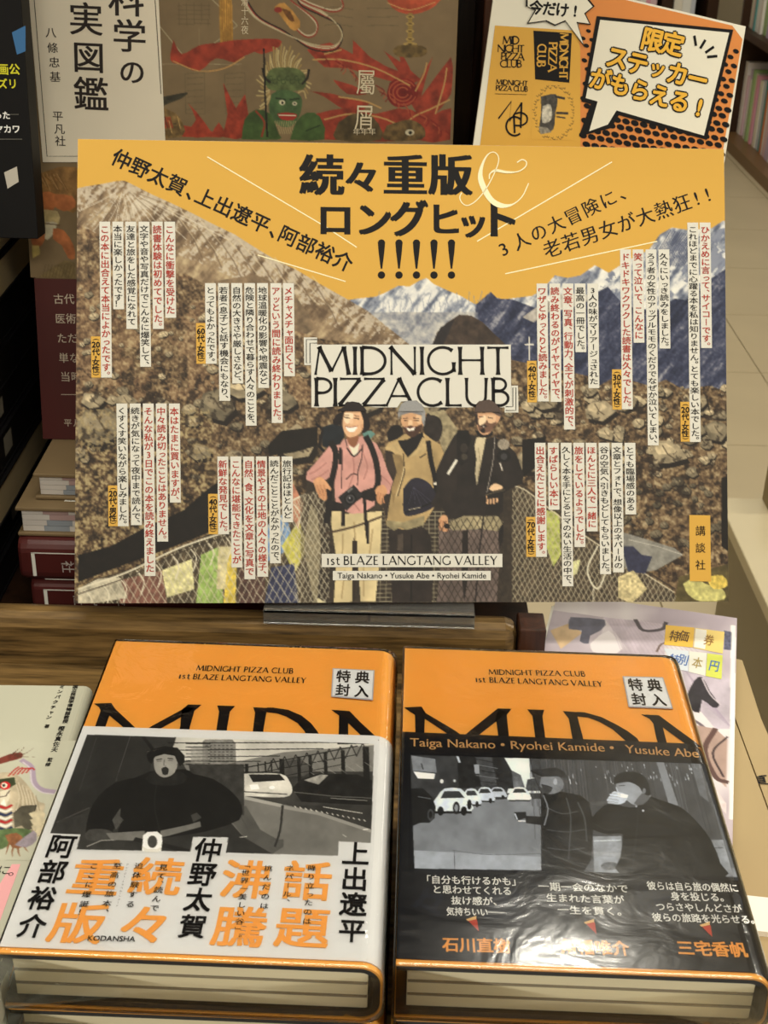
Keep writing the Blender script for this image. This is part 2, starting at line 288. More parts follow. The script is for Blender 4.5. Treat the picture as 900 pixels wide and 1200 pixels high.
# ---------------------------------------------------------------- printed pictures (numpy canvas -> fine mesh with a colour attribute)
def vnoise(X, Y, s, seed=0, oct=4, ax=1., ay=1.):
    r = np.random.default_rng(seed); out = np.zeros_like(X, dtype=float); a = 1.; tot = 0; x = X/s*ax; y = Y/s*ay
    for o in range(oct):
        G = r.random((128, 128)); xi = np.floor(x).astype(int); yi = np.floor(y).astype(int); fx = x-xi; fy = y-yi
        fx = fx*fx*(3-2*fx); fy = fy*fy*(3-2*fy)
        g = lambda i, j: G[(yi+j) & 127, (xi+i) & 127]
        out += a*((g(0, 0)*(1-fx)+g(1, 0)*fx)*(1-fy)+(g(0, 1)*(1-fx)+g(1, 1)*fx)*fy); tot += a; a *= .55; x = x*2.03+7.1; y = y*2.03+3.7
    return out/tot
class Canvas:
    def __init__(s, P, u0, u1, v0, v1, pitch, base=(200, 200, 200)):
        s.P = P; s.nx = int(round((u1-u0)/pitch))+1; s.ny = int(round((v1-v0)/pitch))+1
        s.u0, s.u1, s.v0, s.v1 = u0, u1, v0, v1
        s.pu = (u1-u0)/(2*s.nx-1); s.pv = (v1-v0)/(2*s.ny-1)
        U, V = np.meshgrid(np.linspace(u0, u1, 2*s.nx), np.linspace(v1, v0, 2*s.ny)); s.X, s.Y = P.pix(U, V)
        s.A = np.empty((2*s.ny, 2*s.nx, 3)); s.A[:] = base; s.T = None; s.M = None
    def view(s, x0=0, y0=0, k=1.): s.T = (x0, y0, k); return s       # following coordinates are in an enlarged detail of the photo
    def _p(s, pts):
        o = []
        for x, y in pts:
            if s.T: x = s.T[0]+x/s.T[2]; y = s.T[1]+y/s.T[2]
            u, v = s.P.px(x, y); o.append(((u-s.u0)/s.pu, (s.v1-v)/s.pv))
        return np.array(o)
    def _mask(s, q):
        x0 = max(int(q[:, 0].min()), 0); x1 = min(int(q[:, 0].max())+2, 2*s.nx); y0 = max(int(q[:, 1].min()), 0); y1 = min(int(q[:, 1].max())+2, 2*s.ny)
        if x1 <= x0 or y1 <= y0: return None
        yy, xx = np.mgrid[y0:y1, x0:x1]; m = np.zeros(xx.shape, bool); n = len(q)
        for i in range(n):
            xa, ya = q[i]; xb, yb = q[(i+1) % n]
            if ya == yb: continue
            c = ((yy >= min(ya, yb)) & (yy < max(ya, yb))); m ^= c & (xx < xa+(yy-ya)*(xb-xa)/(yb-ya))
        return (slice(y0, y1), slice(x0, x1)), m
    def poly(s, pts, col, nz=0, seed=1, sc=4, smooth=0, alpha=1.):
        if smooth: pts = spline(list(pts)+[pts[0]], smooth)[:-1]
        r = s._mask(s._p(pts))
        if r is None: return
        sl, m = r; c = np.empty(m.shape+(3,)); c[:] = col
        if nz: c *= (1+nz*(vnoise(s.X[sl], s.Y[sl], sc, seed)*2-1))[..., None]
        s.A[sl][m] = (s.A[sl]*(1-alpha)+c*alpha)[m]
    def line(s, pts, wpx, col, smooth=0, alpha=1., nz=0):
        if smooth: pts = spline(pts, smooth)
        q = s._p(pts); k = (s.T[2] if s.T else 1); p0 = pts[0]; e = s._p([p0, (p0[0]+1, p0[1])]); u = np.linalg.norm(e[1]-e[0])
        for i in range(len(q)-1):
            a, b = q[i], q[i+1]; d = b-a; L = np.linalg.norm(d)
            if L < 1e-6: continue
            w = (wpx[min(i, len(wpx)-1)] if hasattr(wpx, '__len__') else wpx)*u/2; d = d/L; n = np.array([-d[1], d[0]])*w; e_ = d*w*.4
            r = s._mask(np.array([a+n-e_, b+n+e_, b-n+e_, a-n-e_]))
            if r is None: continue
            sl, m = r; s.A[sl][m] = s.A[sl][m]*(1-alpha)+np.array(col)*alpha
    def ell(s, cx, cy, rx, ry, col, ang=0, nz=0, seed=1, sc=4, alpha=1.):
        ca, sa = cos(radians(ang)), sin(radians(ang))
        s.poly([(cx+rx*cos(t)*ca-ry*sin(t)*sa, cy+rx*cos(t)*sa+ry*sin(t)*ca) for t in np.linspace(0, 2*pi, 20)[:-1]], col, nz, seed, sc, 0, alpha)
    def build(s, name, h, parent, m=None, round_fn=None):
        A = np.clip(s.A.reshape(s.ny, 2, s.nx, 2, 3).mean((1, 3)), 0, 255); col = np.ones((s.ny*s.nx, 4), np.float32); col[:, :3] = lin(A.reshape(-1, 3))
        U, V = np.meshgrid(np.linspace(s.u0, s.u1, s.nx), np.linspace(s.v1, s.v0, s.ny)); P = s.P
        co = P.o + U.reshape(-1, 1)*P.u + V.reshape(-1, 1)*P.v + P.n*h
        me = bpy.data.meshes.new(name); nv = s.nx*s.ny; nf = (s.nx-1)*(s.ny-1)
        me.vertices.add(nv); me.vertices.foreach_set('co', co.astype(np.float32).ravel())
        i = (np.arange(s.ny-1)[:, None]*s.nx+np.arange(s.nx-1)).ravel(); q = np.stack([i, i+s.nx, i+s.nx+1, i+1], 1)
        me.loops.add(nf*4); me.loops.foreach_set('vertex_index', q.ravel().astype(np.int32)); me.polygons.add(nf); me.polygons.foreach_set('loop_start', np.arange(0, nf*4, 4, dtype=np.int32))
        me.update(calc_edges=True); a = me.color_attributes.new('Col', 'FLOAT_COLOR', 'POINT'); a.data.foreach_set('color', col.ravel())
        me.materials.append(m or print_mat()); o = bpy.data.objects.new(name, me); C.objects.link(o)
        if parent is not None: attach(o, parent)
        return o
# ---------------------------------------------------------------- materials used all over
M_floor = mat('beige_floor_tile', (186, 172, 142), .32, .5, vary=.10, vscale=5)
M_joint = mat('floor_joint', (150, 138, 112), .7)
M_wall = mat('cream_wall_paint', (214, 203, 178), .8)
M_ceil = mat('white_ceiling_board', (235, 230, 215), .8)
M_dark = wood_mat('dark_brown_wood', (24, 15, 10), (50, 32, 20), 9, 2, .3)
M_red = wood_mat('reddish_brown_wood', (46, 26, 18), (74, 42, 27), 12, 2, .35)
M_oak = wood_mat('brown_oak', (46, 34, 18), (134, 106, 64), 17, 0, .34)
M_orange = mat('orange_jacket_paper', (238, 170, 74), .42, .35, vary=.03, vscale=20, bump=.1, bscale=900)
M_ink = mat('black_ink', (16, 13, 14), .55, .2)
M_black = mat('black_cover_board', (22, 20, 20), .5)
M_obi_w = mat('white_band_paper', (226, 227, 228), .5, vary=.01)
M_obi_b = mat('black_band_paper', (18, 20, 26), .4, .4)
M_page = mat('cream_page_edges', (250, 240, 206), .8, vary=.05, vscale=60, stretch=(.03, .03, 40))
M_plate = mat('grey_glossy_page_edges', (150, 140, 120), .6)
M_white = mat('white_paper', (238, 236, 226), .6)
M_strip = mat('poster_white_ink', (218, 216, 206), .6)
M_whiteink = mat('white_ink', (238, 238, 234), .5)
M_orangeink = mat('orange_ink', (240, 172, 84), .5)
M_redink = mat('red_ink', (170, 46, 32), .5)
M_greyink = mat('grey_ink', (62, 64, 70), .5)
M_yellow = mat('yellow_poster_ink', (212, 165, 68), .5)
M_cream = mat('cream_ink', (246, 238, 196), .5)
M_card = mat('cardboard', (170, 150, 112), .8, vary=.06, vscale=8)
M_film = film_mat('shrink_wrap_film', .25, 45, .05, .01)
M_filmr = film_mat('wrinkled_shrink_wrap_film', .2, 34, .15, .035, 1.0, 1.4)
def acrylic():
    m = bpy.data.materials.new('clear_acrylic'); m.use_nodes = True; b = m.node_tree.nodes['Principled BSDF']
    b.inputs['Transmission Weight'].default_value = .96; b.inputs['IOR'].default_value = 1.49; b.inputs['Roughness'].default_value = .02; b.inputs['Base Color'].default_value = (.97, .98, .97, 1); return m
M_acr = acrylic()
def structure(o): o['kind'] = 'structure'; return o

# ---------------------------------------------------------------- the room
flo = structure(box('floor', -3, 4.6, -2, 9, FLOOR_Z-.05, FLOOR_Z-.004, M_joint))
tile_me = None
for i in range(9):
    for j in range(12):
        x = .05+i*.45; y = .95+j*.45
        if x > 4.0: continue
        if tile_me is None:
            t = box('tile', 0, .447, 0, .447, 0, .006, M_floor, None); tile_me = t.data
        else: t = bpy.data.objects.new('tile', tile_me); C.objects.link(t)
        t.location = (x, y, FLOOR_Z-.006); t.parent = flo
structure(box('ceiling', -3, 4.6, -2, 9, CEIL_Z, CEIL_Z+.05, M_ceil))
structure(box('wall_back', -3, 4.6, 9, 9.1, FLOOR_Z-.05, CEIL_Z, M_wall))
structure(box('wall_left', -3.1, -3, -2, 9, FLOOR_Z-.05, CEIL_Z, M_wall))
structure(box('wall_right', 4.6, 4.7, -2, 9, FLOOR_Z-.05, CEIL_Z, M_wall))
M_housing = mat('white_lamp_housing', (240, 240, 235), .5)
for i, (lx, ly, sx, sy, pw) in enumerate(LAMPS):
    o = box('ceiling_lamp', lx-sx/2-.03, lx+sx/2+.03, ly-sy/2-.03, ly+sy/2+.03, CEIL_Z-.05, CEIL_Z, M_housing)
    tag(o, 'white ceiling lamp housing, %s' % ['over the aisle just behind the display', 'over the aisle to the right of the display', 'over the bookcase to the left of the display', 'added behind the camera to brighten the front page edges', 'above and right of the camera', 'above and left of the camera', 'far off above the aisle bookcase', 'far off in the right corner', 'added overhead to brighten the orange books'][i], 'lamp', 'ceiling lamps')

# ---------------------------------------------------------------- the display table with the stacks
tb = thing('display_table', 'wooden display table under the stacks of orange books', 'table', (-.2, .42, FLOOR_Z))
box('table_top', -.62, .136, .12, .643, -.025, 0, M_oak, tb, .002)
box('table_body', -.60, .116, .14, .625, FLOOR_Z, -.025, M_dark, tb)
# ---------------------------------------------------------------- the bookcase behind
XE = ony(640, 745, .645)[0]
bc = thing('bookcase', 'dark brown bookcase with a rounded oak front rim behind the display table', 'bookcase', (-.2, .85, FLOOR_Z))
box('rim', -.62, XE-.016, .6445, .664, -.012, .030, M_oak, bc, .007)
box('end_post', XE-.0155, XE, .6445, .664, -.03, .030, M_red, bc, .001)
box('base_cabinet', -.62, XE, .6445, 1.02, FLOOR_Z, -.0125, M_dark, bc)
box('back_panel', -.62, XE+.06, 1.0, 1.02, -.0124, .95, M_dark, bc)
pn = ony(556, 80, .97)[0]
box('side_panel', pn, pn+.02, .90, .999, -.0124, .95, M_red, bc, .001)
box('shade_shelf', -.62, XE+.06, .74, .999, .52, .54, M_dark, bc)  # unseen board, added above to shade the tall book and dark stack
box('left_panel', -.64, -.6205, .70, 1.02, FLOOR_Z, .95, M_dark, bc)

# ---------------------------------------------------------------- far bookcases on the right
XF = 1.45
fb = thing('bookcase', 'far dark wooden bookcase with two rows of books beside the aisle', 'bookcase', (XF+.2, 4.5, FLOOR_Z))
def fz(x, y): return onx(x, y, XF)[2]
kz = fz(850, 152); s2 = fz(880, 38); y1 = float(onx(851, 165, XF)[1]); y0 = 3.4
M_far = mat('far_brown_laminate', (112, 84, 52), .4, .4, vary=.08)
M_fard = mat('far_dark_laminate', (58, 38, 24), .45)
box('kickboard', XF-.03, XF+.38, y0, y1, FLOOR_Z, kz, M_far, fb)
box('edge_post', XF-.004, XF+.38, y1+.001, y1+.02, FLOOR_Z, s2+.55, M_fard, fb)
box('shelf_board', XF-.01, XF+.38, y0, y1, s2-.03, s2, M_fard, fb)
box('back_panel', XF+.385, XF+.4, y0, y1, FLOOR_Z, s2+.55, M_fard, fb)
box('shelf_board', XF-.01, XF+.38, y0, y1, s2+.52, s2+.55, M_fard, fb)
ORD = 'first second third fourth fifth sixth seventh eighth ninth tenth eleventh twelfth thirteenth fourteenth fifteenth sixteenth seventeenth eighteenth nineteenth twentieth'.split()+['%d-th' % i for i in range(21, 60)]
PN = 'off-white pink lavender ivory coral green cream rose slate cream-white pale-blue teal orange'.split()
pal = [(232, 226, 222), (220, 190, 196), (196, 180, 206), (236, 236, 230), (206, 96, 96), (150, 176, 120), (224, 214, 196), (226, 160, 176), (120, 130, 150), (236, 230, 214), (200, 205, 215), (90, 150, 150), (216, 120, 60)]
y = y1-.004; k = 0; n = 0
while y > 4.75:
    t = random.choice([.022, .03, .045, .06]); h = random.uniform(.24, .30) if kz+.31 < s2-.03 else (s2-.035-kz)*random.uniform(.8, .97)
    o = box('book', XF+.03+random.uniform(0, .02), XF+.25, y-t, y-.001, kz, kz+h, mat('far_paper_%d' % (k % 13), pal[k % 13], .5), None)
    tag(o, '%s magazine, %s from the far end of the aisle bookcase lower shelf' % (PN[k % 13], ORD[n]), 'book', 'magazines on the lower shelf of the far bookcase'); y -= t; k += 1; n += 1
y = y1-.004; n = 0
while y > 4.75:
    t = random.choice([.02, .03, .04]); h = random.uniform(.22, .3)
    o = box('book', XF+.02+random.uniform(0, .02), XF+.22, y-t, y-.001, s2, s2+h, mat('far_paper_%d' % (k*5 % 13), pal[k*5 % 13], .5), None)
    tag(o, '%s book, %s from the far end of the aisle bookcase upper shelf' % (PN[k*5 % 13], ORD[n]), 'book', 'books on the upper shelf of the far bookcase'); y -= t; k += 1; n += 1
# the bookcase across the back, seen above the orange card
YB = 6.6
fb2 = thing('bookcase', 'most distant brown bookcase seen in the top edge of the photo above the orange card', 'bookcase', (1.0, YB+.2, FLOOR_Z))
zb = ony(720, 12, YB)[2]; xr = ony(828, 10, YB)[0]; xl = ony(560, 10, YB)[0]
box('shelf_board', xl, xr, YB, YB+.35, zb-.16, zb-.13, M_far, fb2); box('kickboard', xl, xr, YB+.02, YB+.35, FLOOR_Z, zb-.165, M_far, fb2)
box('upright', xr, xr+.05, YB-.02, YB+.35, FLOOR_Z, .6, M_fard, fb2); box('back_panel', xl, xr, YB+.36, YB+.38, FLOOR_Z, .6, M_fard, fb2)
box('shelf_board', xl, xr, YB, YB+.35, zb+.36, zb+.39, M_far, fb2)
xm = ony(775, 10, YB)[0]; box('upright', xm, xm+.05, YB-.01, YB+.34, zb-.129, zb+.36, M_fard, fb2)
x = xl+.01; k = 0; n = 0
while x < xr-.05:
    t = random.choice([.02, .03, .04]); 
    if not (x+t > xm-.002 and x < xm+.052):
        o = box('book', x, x+t-.001, YB+.02, YB+.24, zb-.13, zb-.13+random.uniform(.22, .32), mat('far_paper_%d' % (k*7 % 13), pal[k*7 % 13], .5), None)
        tag(o, 'tiny %s book, %s from the left on the most distant bookcase' % (PN[k*7 % 13], ORD[n]), 'book', 'books on the most distant bookcase'); n += 1
    x += t; k += 1
# low beige plinth in the aisle and the cardboard box
a = onz(848, 583, -.5); b = onz(890, 705, -.5)
M_beige = mat('beige_laminate', (196, 184, 152), .4, .4)
pl = thing('display_plinth', 'low beige display plinth standing on the aisle floor at the right edge', 'plinth', (a[0]+.25, a[1]-.2, FLOOR_Z))
box('top_board', a[0]-.01, a[0]+.6, a[1]-.62, a[1], -.52, -.5, M_beige, pl, .002)
box('body', a[0]+.01, a[0]+.58, a[1]-.60, a[1]-.02, FLOOR_Z, -.5205, mat('grey_beige_laminate', (150, 140, 116), .5), pl)
box('rear_block', a[0]+.06, a[0]+.6, a[1]-.05, a[1]-.002, -.4995, -.40, mat('olive_laminate', (140, 124, 88), .5), pl)
e1 = onz(870, 773, -.004); e2 = onz(902, 872, -.004)
cbx = thing('cardboard_box', 'brown cardboard box beside the table at the right edge', 'box', (.2, .45, FLOOR_Z))
CB = [(.140, .16), (e2[0]+(e2[0]-e1[0])*2.2, .16), (e2[0], e2[1]), (e1[0], e1[1]), (.155, .70), (.140, .60)]
def prism(name, poly, z0, z1, m, parent=None):
    P = Plane((0, 0, 0), (1, 0, 0), (0, 1, 0)); return slab(name, P, poly, z0, z1, m, parent)
prism('box_body', CB, FLOOR_Z, -.0045, M_card, cbx)
prism('flap', [(.1405, .16), (.197, .16), (.197, .66), (.1405, .60)], -.0045, -.001, M_card, cbx)
prism('flap', [(.198, .16), (CB[1][0], .16), (e2[0], e2[1]), (e1[0]-.005, e1[1]-.01), (.198, .66)], -.0045, -.0015, M_card, cbx)
Pc = Plane((0, 0, -.0015), (1, 0, 0), (0, 1, 0))
ik = Ink(Pc, .0004)
for ch, (px_, py_) in zip('只頁', ((872, 917), (888, 914))): ik.glyph(ch, Pc.px(px_, py_), .0115, .0085, pi-.05, .015)
ik.build('lettering', M_ink, cbx)
o = box('paper_card', 0, .05, 0, .022, 0, .003, M_white); q = onz(879, 1094, 0); o.location = (q[0], q[1], -.0009); o.rotation_euler.z = -.12
tag(o, 'small white card lying on the cardboard box at the lower right edge', 'card')

# ---------------------------------------------------------------- books lying flat
def c_profile(W, T, r, off, x0=0., n=7):
    """points of a C (open at the fore edge, x = x0) offset outwards by off"""
    W += off; z0 = -off; z1 = T+off; r = r+off
    p = [(x0, z0)] + [(W-r+r*sin(t), z0+r-r*cos(t)) for t in np.linspace(0, pi/2, n)] + [(W-r+r*cos(t), z1-r+r*sin(t)) for t in np.linspace(0, pi/2, n)] + [(x0, z1)]
    return p
class Frame:
    def __init__(s, o, yaw): s.o = np.array(o, float); s.c = cos(yaw); s.s = sin(yaw)
    def __call__(s, x, y, z): return (s.o[0]+x*s.c-y*s.s, s.o[1]+x*s.s+y*s.c, s.o[2]+z)
def c_shell(name, fr, W, T, r, o1, o2, ya, yb, m, parent, x0=0., yb2=None, flipz=False):
    A = c_profile(W, T, r, o1, x0); B = c_profile(W, T, r, o2, x0); n = len(A); V = []
    yb2 = yb if yb2 is None else yb2
    for (P, y_, y2) in ((A, ya, ya), (B, ya, ya), (A, yb, yb2), (B, yb, yb2)):
        for x, z in P: V.append(fr(x, y_+(y2-y_)*(x/W), z))
    Fc = []
    for i in range(n-1):
        Fc += [(n+i, n+i+1, 3*n+i+1, 3*n+i), (i, 2*n+i, 2*n+i+1, i+1), (i, i+1, n+i+1, n+i), (2*n+i, 3*n+i, 3*n+i+1, 2*n+i+1)]
    Fc += [(0, n, 3*n, 2*n), (n-1, 3*n-1, 4*n-1, 2*n-1)]
    return obj(name, V, Fc, m, parent)
def film_shell(fr, W, T, L, m, parent, off=.0009):
    """closed shrink wrap around a book, with small real wrinkles"""
    P = c_profile(W, T, .006, off, .0012, 5); P = P[:-1] + [(x, T+off) for x in np.linspace(W-.0085, .0012, 15)] + [(-off*.6, T+off*.7), (-off, T-.001), (-off, T*.5), (-off, .001), (-off*.6, -off*.7)]
    n = len(P); ys = np.linspace(-off, L+off, 24); V = []; r = np.random.default_rng(int(L*1e5) % 97)
    cx = W/2; cz = T/2; ys = np.concatenate([[-off, -off*.5, .001], np.linspace(.006, L-.006, 30), [L-.001, L+off*.5, L+off]]); wr = .00013 if m is M_filmr else .00010
    for j, y in enumerate(ys):
        sh = off*.5 if j in (0, len(ys)-1) else 0
        for x, z in P:
            top = z > T and .004 < x < W-.008 and 3 < j < len(ys)-4; xx = np.array([[x*1000.]]); yy = np.array([[y*1000.]])
            V.append(fr(x, y, (z-sh if z > cz else z+sh)+(wr*float(vnoise(xx, yy, 16., 9, 3, .6, 1.)[0, 0]) if top else 0)))
    Fc = [(j*n+i, j*n+(i+1) % n, (j+1)*n+(i+1) % n, (j+1)*n+i) for j in range(len(ys)-1) for i in range(n)]
    V.append(fr(cx, -off-.001, cz)); V.append(fr(cx, L+off+.001, cz)); a = len(V)-2; k = (len(ys)-1)*n
    Fc += [(a, (i+1) % n, i) for i in range(n)] + [(a+1, k+i, k+(i+1) % n) for i in range(n)]
    o = obj('shrink_wrap', V, Fc, m, parent, smooth=True)
    import bmesh
    b = bmesh.new(); b.from_mesh(o.data); bmesh.ops.recalc_face_normals(b, faces=b.faces); b.to_mesh(o.data); b.free()
    return o
def flat_book(fr, W, T, L, label, group, film=None, top=False, m_j=None, m_b=None):
    t = thing('book', label, 'book', fr(W/2, L/2, 0), group); m_j = m_j or M_orange
    c_shell('jacket', fr, W, T, .0075, -.0008, 0, 0, L, m_j, t)
    c_shell('cover_board', fr, W, T, .0075, -.0032, -.0008, .0006, L-.0006, m_b or M_black, t, .0004)
    z = .0036; H = T-.0072; y0 = .0020; ins = .00045; n = 3; h = (H-ins*2*(n-1))/n
    for i in range(n):
        z0 = z+i*(h+2*ins)
        obj('page_block', [fr(a, b, c) for c in (z0, z0+h) for b in (y0, L-.0035) for a in (.004, W-.005)], BOXF, M_page, t)
        if i < n-1: obj('plate_section', [fr(a, b, c) for c in (z0+h+.0001, z0+h+2*ins-.0001) for b in (y0-.0005, L-.004) for a in (.0042, W-.0052)], BOXF, M_plate, t)
    if film: film_shell(fr, W, T, L, film, t)
    return t
ZT = .1034; TH = .0261
def stack(o, yaw, W, L, nm, film):
    tops = None
    for k in range(4):
        dx, dy, dr = (0, 0, 0) if k == 3 else [(.0012, .001, .004), (-.001, -.0012, -.006), (.0008, .0006, .003)][k]
        fr = Frame((o[0]+dx, o[1]+dy, k*TH+.0010), yaw+dr)
        lab = {3: 'orange book in shrink wrap with a %s belly band, on top of the %s stack' % (('white', 'left') if nm == 'left' else ('black', 'right')),
               2: 'orange book second from the top of the %s front stack' % nm, 1: 'orange book third from the top of the %s front stack, below the frame' % nm, 0: 'orange book at the bottom of the %s front stack, below the frame' % nm}[k]
        t = flat_book(fr, W, TH-.0018, L, lab, 'stacked orange books', film if k >= 2 else None)
        if k == 3: tops = (t, fr)
    return tops
TT = TH-.0018
LB, frL = stack((-.1235, .3228), radians(-1.1), .1272, .1875, 'left', M_film)
RB, frR = stack((.0078, .3222), radians(-1.0), .1240, .1885, 'right', M_filmr)
def top_plane(fr, T): o = fr(0, 0, T); ux = np.array(fr(1, 0, 0))-fr(0, 0, 0); vy = np.array(fr(0, 1, 0))-fr(0, 0, 0); return Plane(o, ux, vy)
PL = top_plane(frL, TT); PR = top_plane(frR, TT)
# ---------------------------------------------------------------- poster on its clear stand
def tilt_plane(o, lean, yaw=0, roll=0):
    l = radians(lean); a = radians(yaw); u = np.array([cos(a), sin(a), 0]); v = np.array([-sin(a)*sin(l), cos(a)*sin(l), cos(l)])
    r = radians(roll); return Plane(o, u*cos(r)+v*sin(r), v*cos(r)-u*sin(r))
PO = tilt_plane(ony(473, 706, .652), 29.5, 3.5, -.17)
q = [PO.px(*p) for p in ((91, 706.5), (856, 705.5), (846, 174.5), (87.5, 163))]
pu0 = (q[0][0]+q[3][0])/2; pu1 = (q[1][0]+q[2][0])/2; pv0 = (q[0][1]+q[1][1])/2; pv1 = (q[2][1]+q[3][1])/2
PT = thing('poster', 'yellow topped mountain photo poster with three hikers, leaning on a clear stand', 'poster', PO.at((pu0+pu1)/2, pv0))
frame_box('board', PO, pu0, pu1, pv0, pv1, -.003, 0, M_white, PT)
frame_box('yellow_face', PO, pu0+.0001, pu1-.0001, pv0+.0001, pv1-.0001, .00002, .0002, M_yellow, PT)
S0 = ony(309, 728, .645); S1 = ony(556, 728, .645)
sz = .0302; px0, px1 = S0[0], S1[0]; tz = float(PO.at(0, pv0, -.003)[2]); ty = float(PO.at(0, pv0, -.003)[1])
st = thing('poster_stand', 'clear acrylic stand holding up the poster on the oak rim', 'stand', ((px0+px1)/2, .65, sz))
box('base_plate', px0, px1, .646, .700, sz, sz+.002, M_acr, st, .0004)
box('front_plate', px0, px1, .6435, .6457, sz+.0021-.0021, tz-.0005, M_acr, st, .0004)
box('rest_plate', px0, px1, .6435, ty+.006, tz-.0028, tz-.0006, M_acr, st, .0004)
box('divider', (px0+px1)/2-.0008, (px0+px1)/2+.0008, .6459, ty+.004, sz+.0021, tz-.0029, M_acr, st)
bk = Plane(PO.at(0, 0, -.0036), PO.u, PO.v); A = bk.o
frame_box('back_plate', bk, px0+.005, px1-.005, pv0+.002, pv0+.12, -.0022, 0, M_acr, st)
bw = bk.at((px0+px1)/2, pv0+.1, -.0023)
obj('rear_strut', [(x, y, z) for (y, z) in ((bw[1], bw[2]), (bw[1]+.002, bw[2]-.003), (.699, sz+.0022), (.697, sz+.0022)) for x in (bw[0]-.02, bw[0]+.02)],
    [(0, 1, 3, 2), (2, 3, 5, 4), (4, 5, 7, 6), (6, 7, 1, 0), (0, 2, 4, 6), (7, 5, 3, 1)], M_acr, st)

# ---------------------------------------------------------------- tall book on its stack, behind the poster
M_olive = mat('olive_brown_cloth_paper', (128, 108, 78), .55, vary=.05, vscale=60)
M_maroon = mat('maroon_cover_paper', (82, 34, 32), .4, .4, vary=.05)
M_page2 = mat('white_page_edges', (226, 220, 214), .7, vary=.1, vscale=60, stretch=(.05, .05, 50))
M_pinkpage = mat('pink_tinted_page_edges', (190, 160, 158), .7, vary=.1, vscale=60, stretch=(.05, .05, 50))
M_bluepage = mat('blue_tinted_page_edges', (160, 168, 178), .7, vary=.1, vscale=60, stretch=(.05, .05, 50))
SHZ = -.0124
XW = .225
def page_book(x0, x1, y, z0, z1, lab, pink):
    t = thing('book', lab, 'book', ((x0+x1)/2, y+.1, z0), 'flat books under the tall olive book')
    c = .0022; D = .24
    box('cover', x0, x1, y, y+D, z1-c, z1, M_olive, t, .0005); box('cover', x0, x1, y, y+D, z0+.0002, z0+c, M_olive, t, .0005)
    box('spine', x0, x1, y+D-.002, y+D, z0+c+.0001, z1-c-.0001, M_olive, t)
    h = (z1-z0-2*c)/4
    p0, p1 = pink
    for i in range(4):
        za = z0+c+i*h+.0002; zb_ = z0+c+(i+1)*h-.0001; j = .002*((i*7) % 3-1)
        box('page_block', x0+.003, p0+j, y+.003, y+D-.004, za, zb_, M_page2, t)
        box('tinted_page_block', p0+j+.0001, p1+j, y+.003, y+D-.004, za, zb_, M_pinkpage if i > 1 else M_bluepage, t)
        box('page_block', p1+j+.0001, x1-.003, y+.003, y+D-.004, za, zb_, M_page2, t)
    P = Plane((0, 0, z1), (1, 0, 0), (0, 1, 0))
    flat('title_panel_border', P, [[(x0+.028, y+.010), (x0+.1, y+.010), (x0+.1, y+.06), (x0+.028, y+.06)]], .0001, M_white, t)
    flat('title_panel', P, [[(x0+.0295, y+.0115), (x0+.099, y+.0115), (x0+.099, y+.06), (x0+.0295, y+.06)]], .0002, mat('grey_green_panel_ink', (120, 122, 108), .5), t)
    return t
def maroon_book(x0, x1, y, z0, z1, lab, lx):
    t = thing('book', lab, 'book', ((x0+x1)/2, y+.1, z0), 'flat books under the tall olive book')
    D = .24; r = (z1-z0)*.26; fr = lambda a, b, c: (x0+c_*1. if False else a, b, c)
    # spine faces the camera, rounded at its top and bottom edges and at its left end
    prof = [(y+D, z0)] + [(y+r-r*sin(t_), z0+r-r*cos(t_)) for t_ in np.linspace(0, pi/2, 5)] + [(y+r-r*cos(t_), z1-r+r*sin(t_)) for t_ in np.linspace(0, pi/2, 5)] + [(y+D, z1)]
    n = len(prof); V = []
    for x, k in ((x0, .80), (x0+.002, .96), (x0+.006, 1), (x1, 1)):
        for yy, zz in prof: V.append((x, yy+(1-k)*.01, (zz-(z0+z1)/2)*(k if k > .9 else .97)+(z0+z1)/2))
    Fc = [(j*n+i, j*n+i+1, (j+1)*n+i+1, (j+1)*n+i) for j in range(3) for i in range(n-1)] + [tuple(range(n-1, -1, -1)), tuple(range(3*n, 4*n)), (0, n, 2*n, 3*n, 4*n-1, 3*n-1, 2*n-1, n-1)][:2]
    obj('jacket', V, Fc, M_maroon, t)
    box('page_block', x0+.006, x1-.001, y+.012, y+D-.003, z0+.0012, z1-.0012, M_page2, t)
    P = Plane((0, y, 0), (1, 0, 0), (0, 0, 1)); ik = Ink(P, .0003); h = z1-z0; a = lx; w = .0013
    ik.stroke([(a, z0+h*.17), (a, z1-h*.25)], .0022); ik.stroke([(a-.001, z1-h*.25), (x1-.01, z1-h*.25)], .0007); ik.stroke([(a+.006, z0+h*.1), (x1-.01, z0+h*.1)], .0005)
    ik.build('border_line', M_white, t)
    ik = Ink(P, .0003)
    for i, ch in enumerate('社凡平'): ik.glyph(ch, (a+.021+i*.0125, z0+h*.42), .0085, .0085, -pi/2, .01)
    ik.build('lettering', mat('pale_grey_ink', (190, 180, 175), .5), t)
    return t, P
zm1 = ony(60, 683, .72)[2]; zm2 = ony(60, 636, .72)[2]; zp2 = ony(60, 596, .727)[2]; zp1 = ony(60, 556, .738)[2]
xm1 = ony(37, 700, .72)[0]; xm2 = ony(22, 660, .72)[0]; xp2 = ony(19, 610, .727)[0]; xp1 = ony(40, 572, .738)[0]
maroon_book(xm1, xm1+XW, .72, SHZ+.0002, zm1, 'maroon book with rounded spine at the very bottom of the stack behind the poster', ony(54, 700, .72)[0])
t, Pm = maroon_book(xm2, xm2+XW, .7195, zm1+.0003, zm2, 'maroon book second from the bottom, under the white page edges', ony(40, 660, .72)[0])
ik = Ink(Pm, .0004)
page_book(xp2, xp2+XW, .727, zm2+.0003, zp2, 'olive book with pink and blue page edges lying on the maroon books', (ony(53, 610, .727)[0], ony(83, 610, .727)[0]))
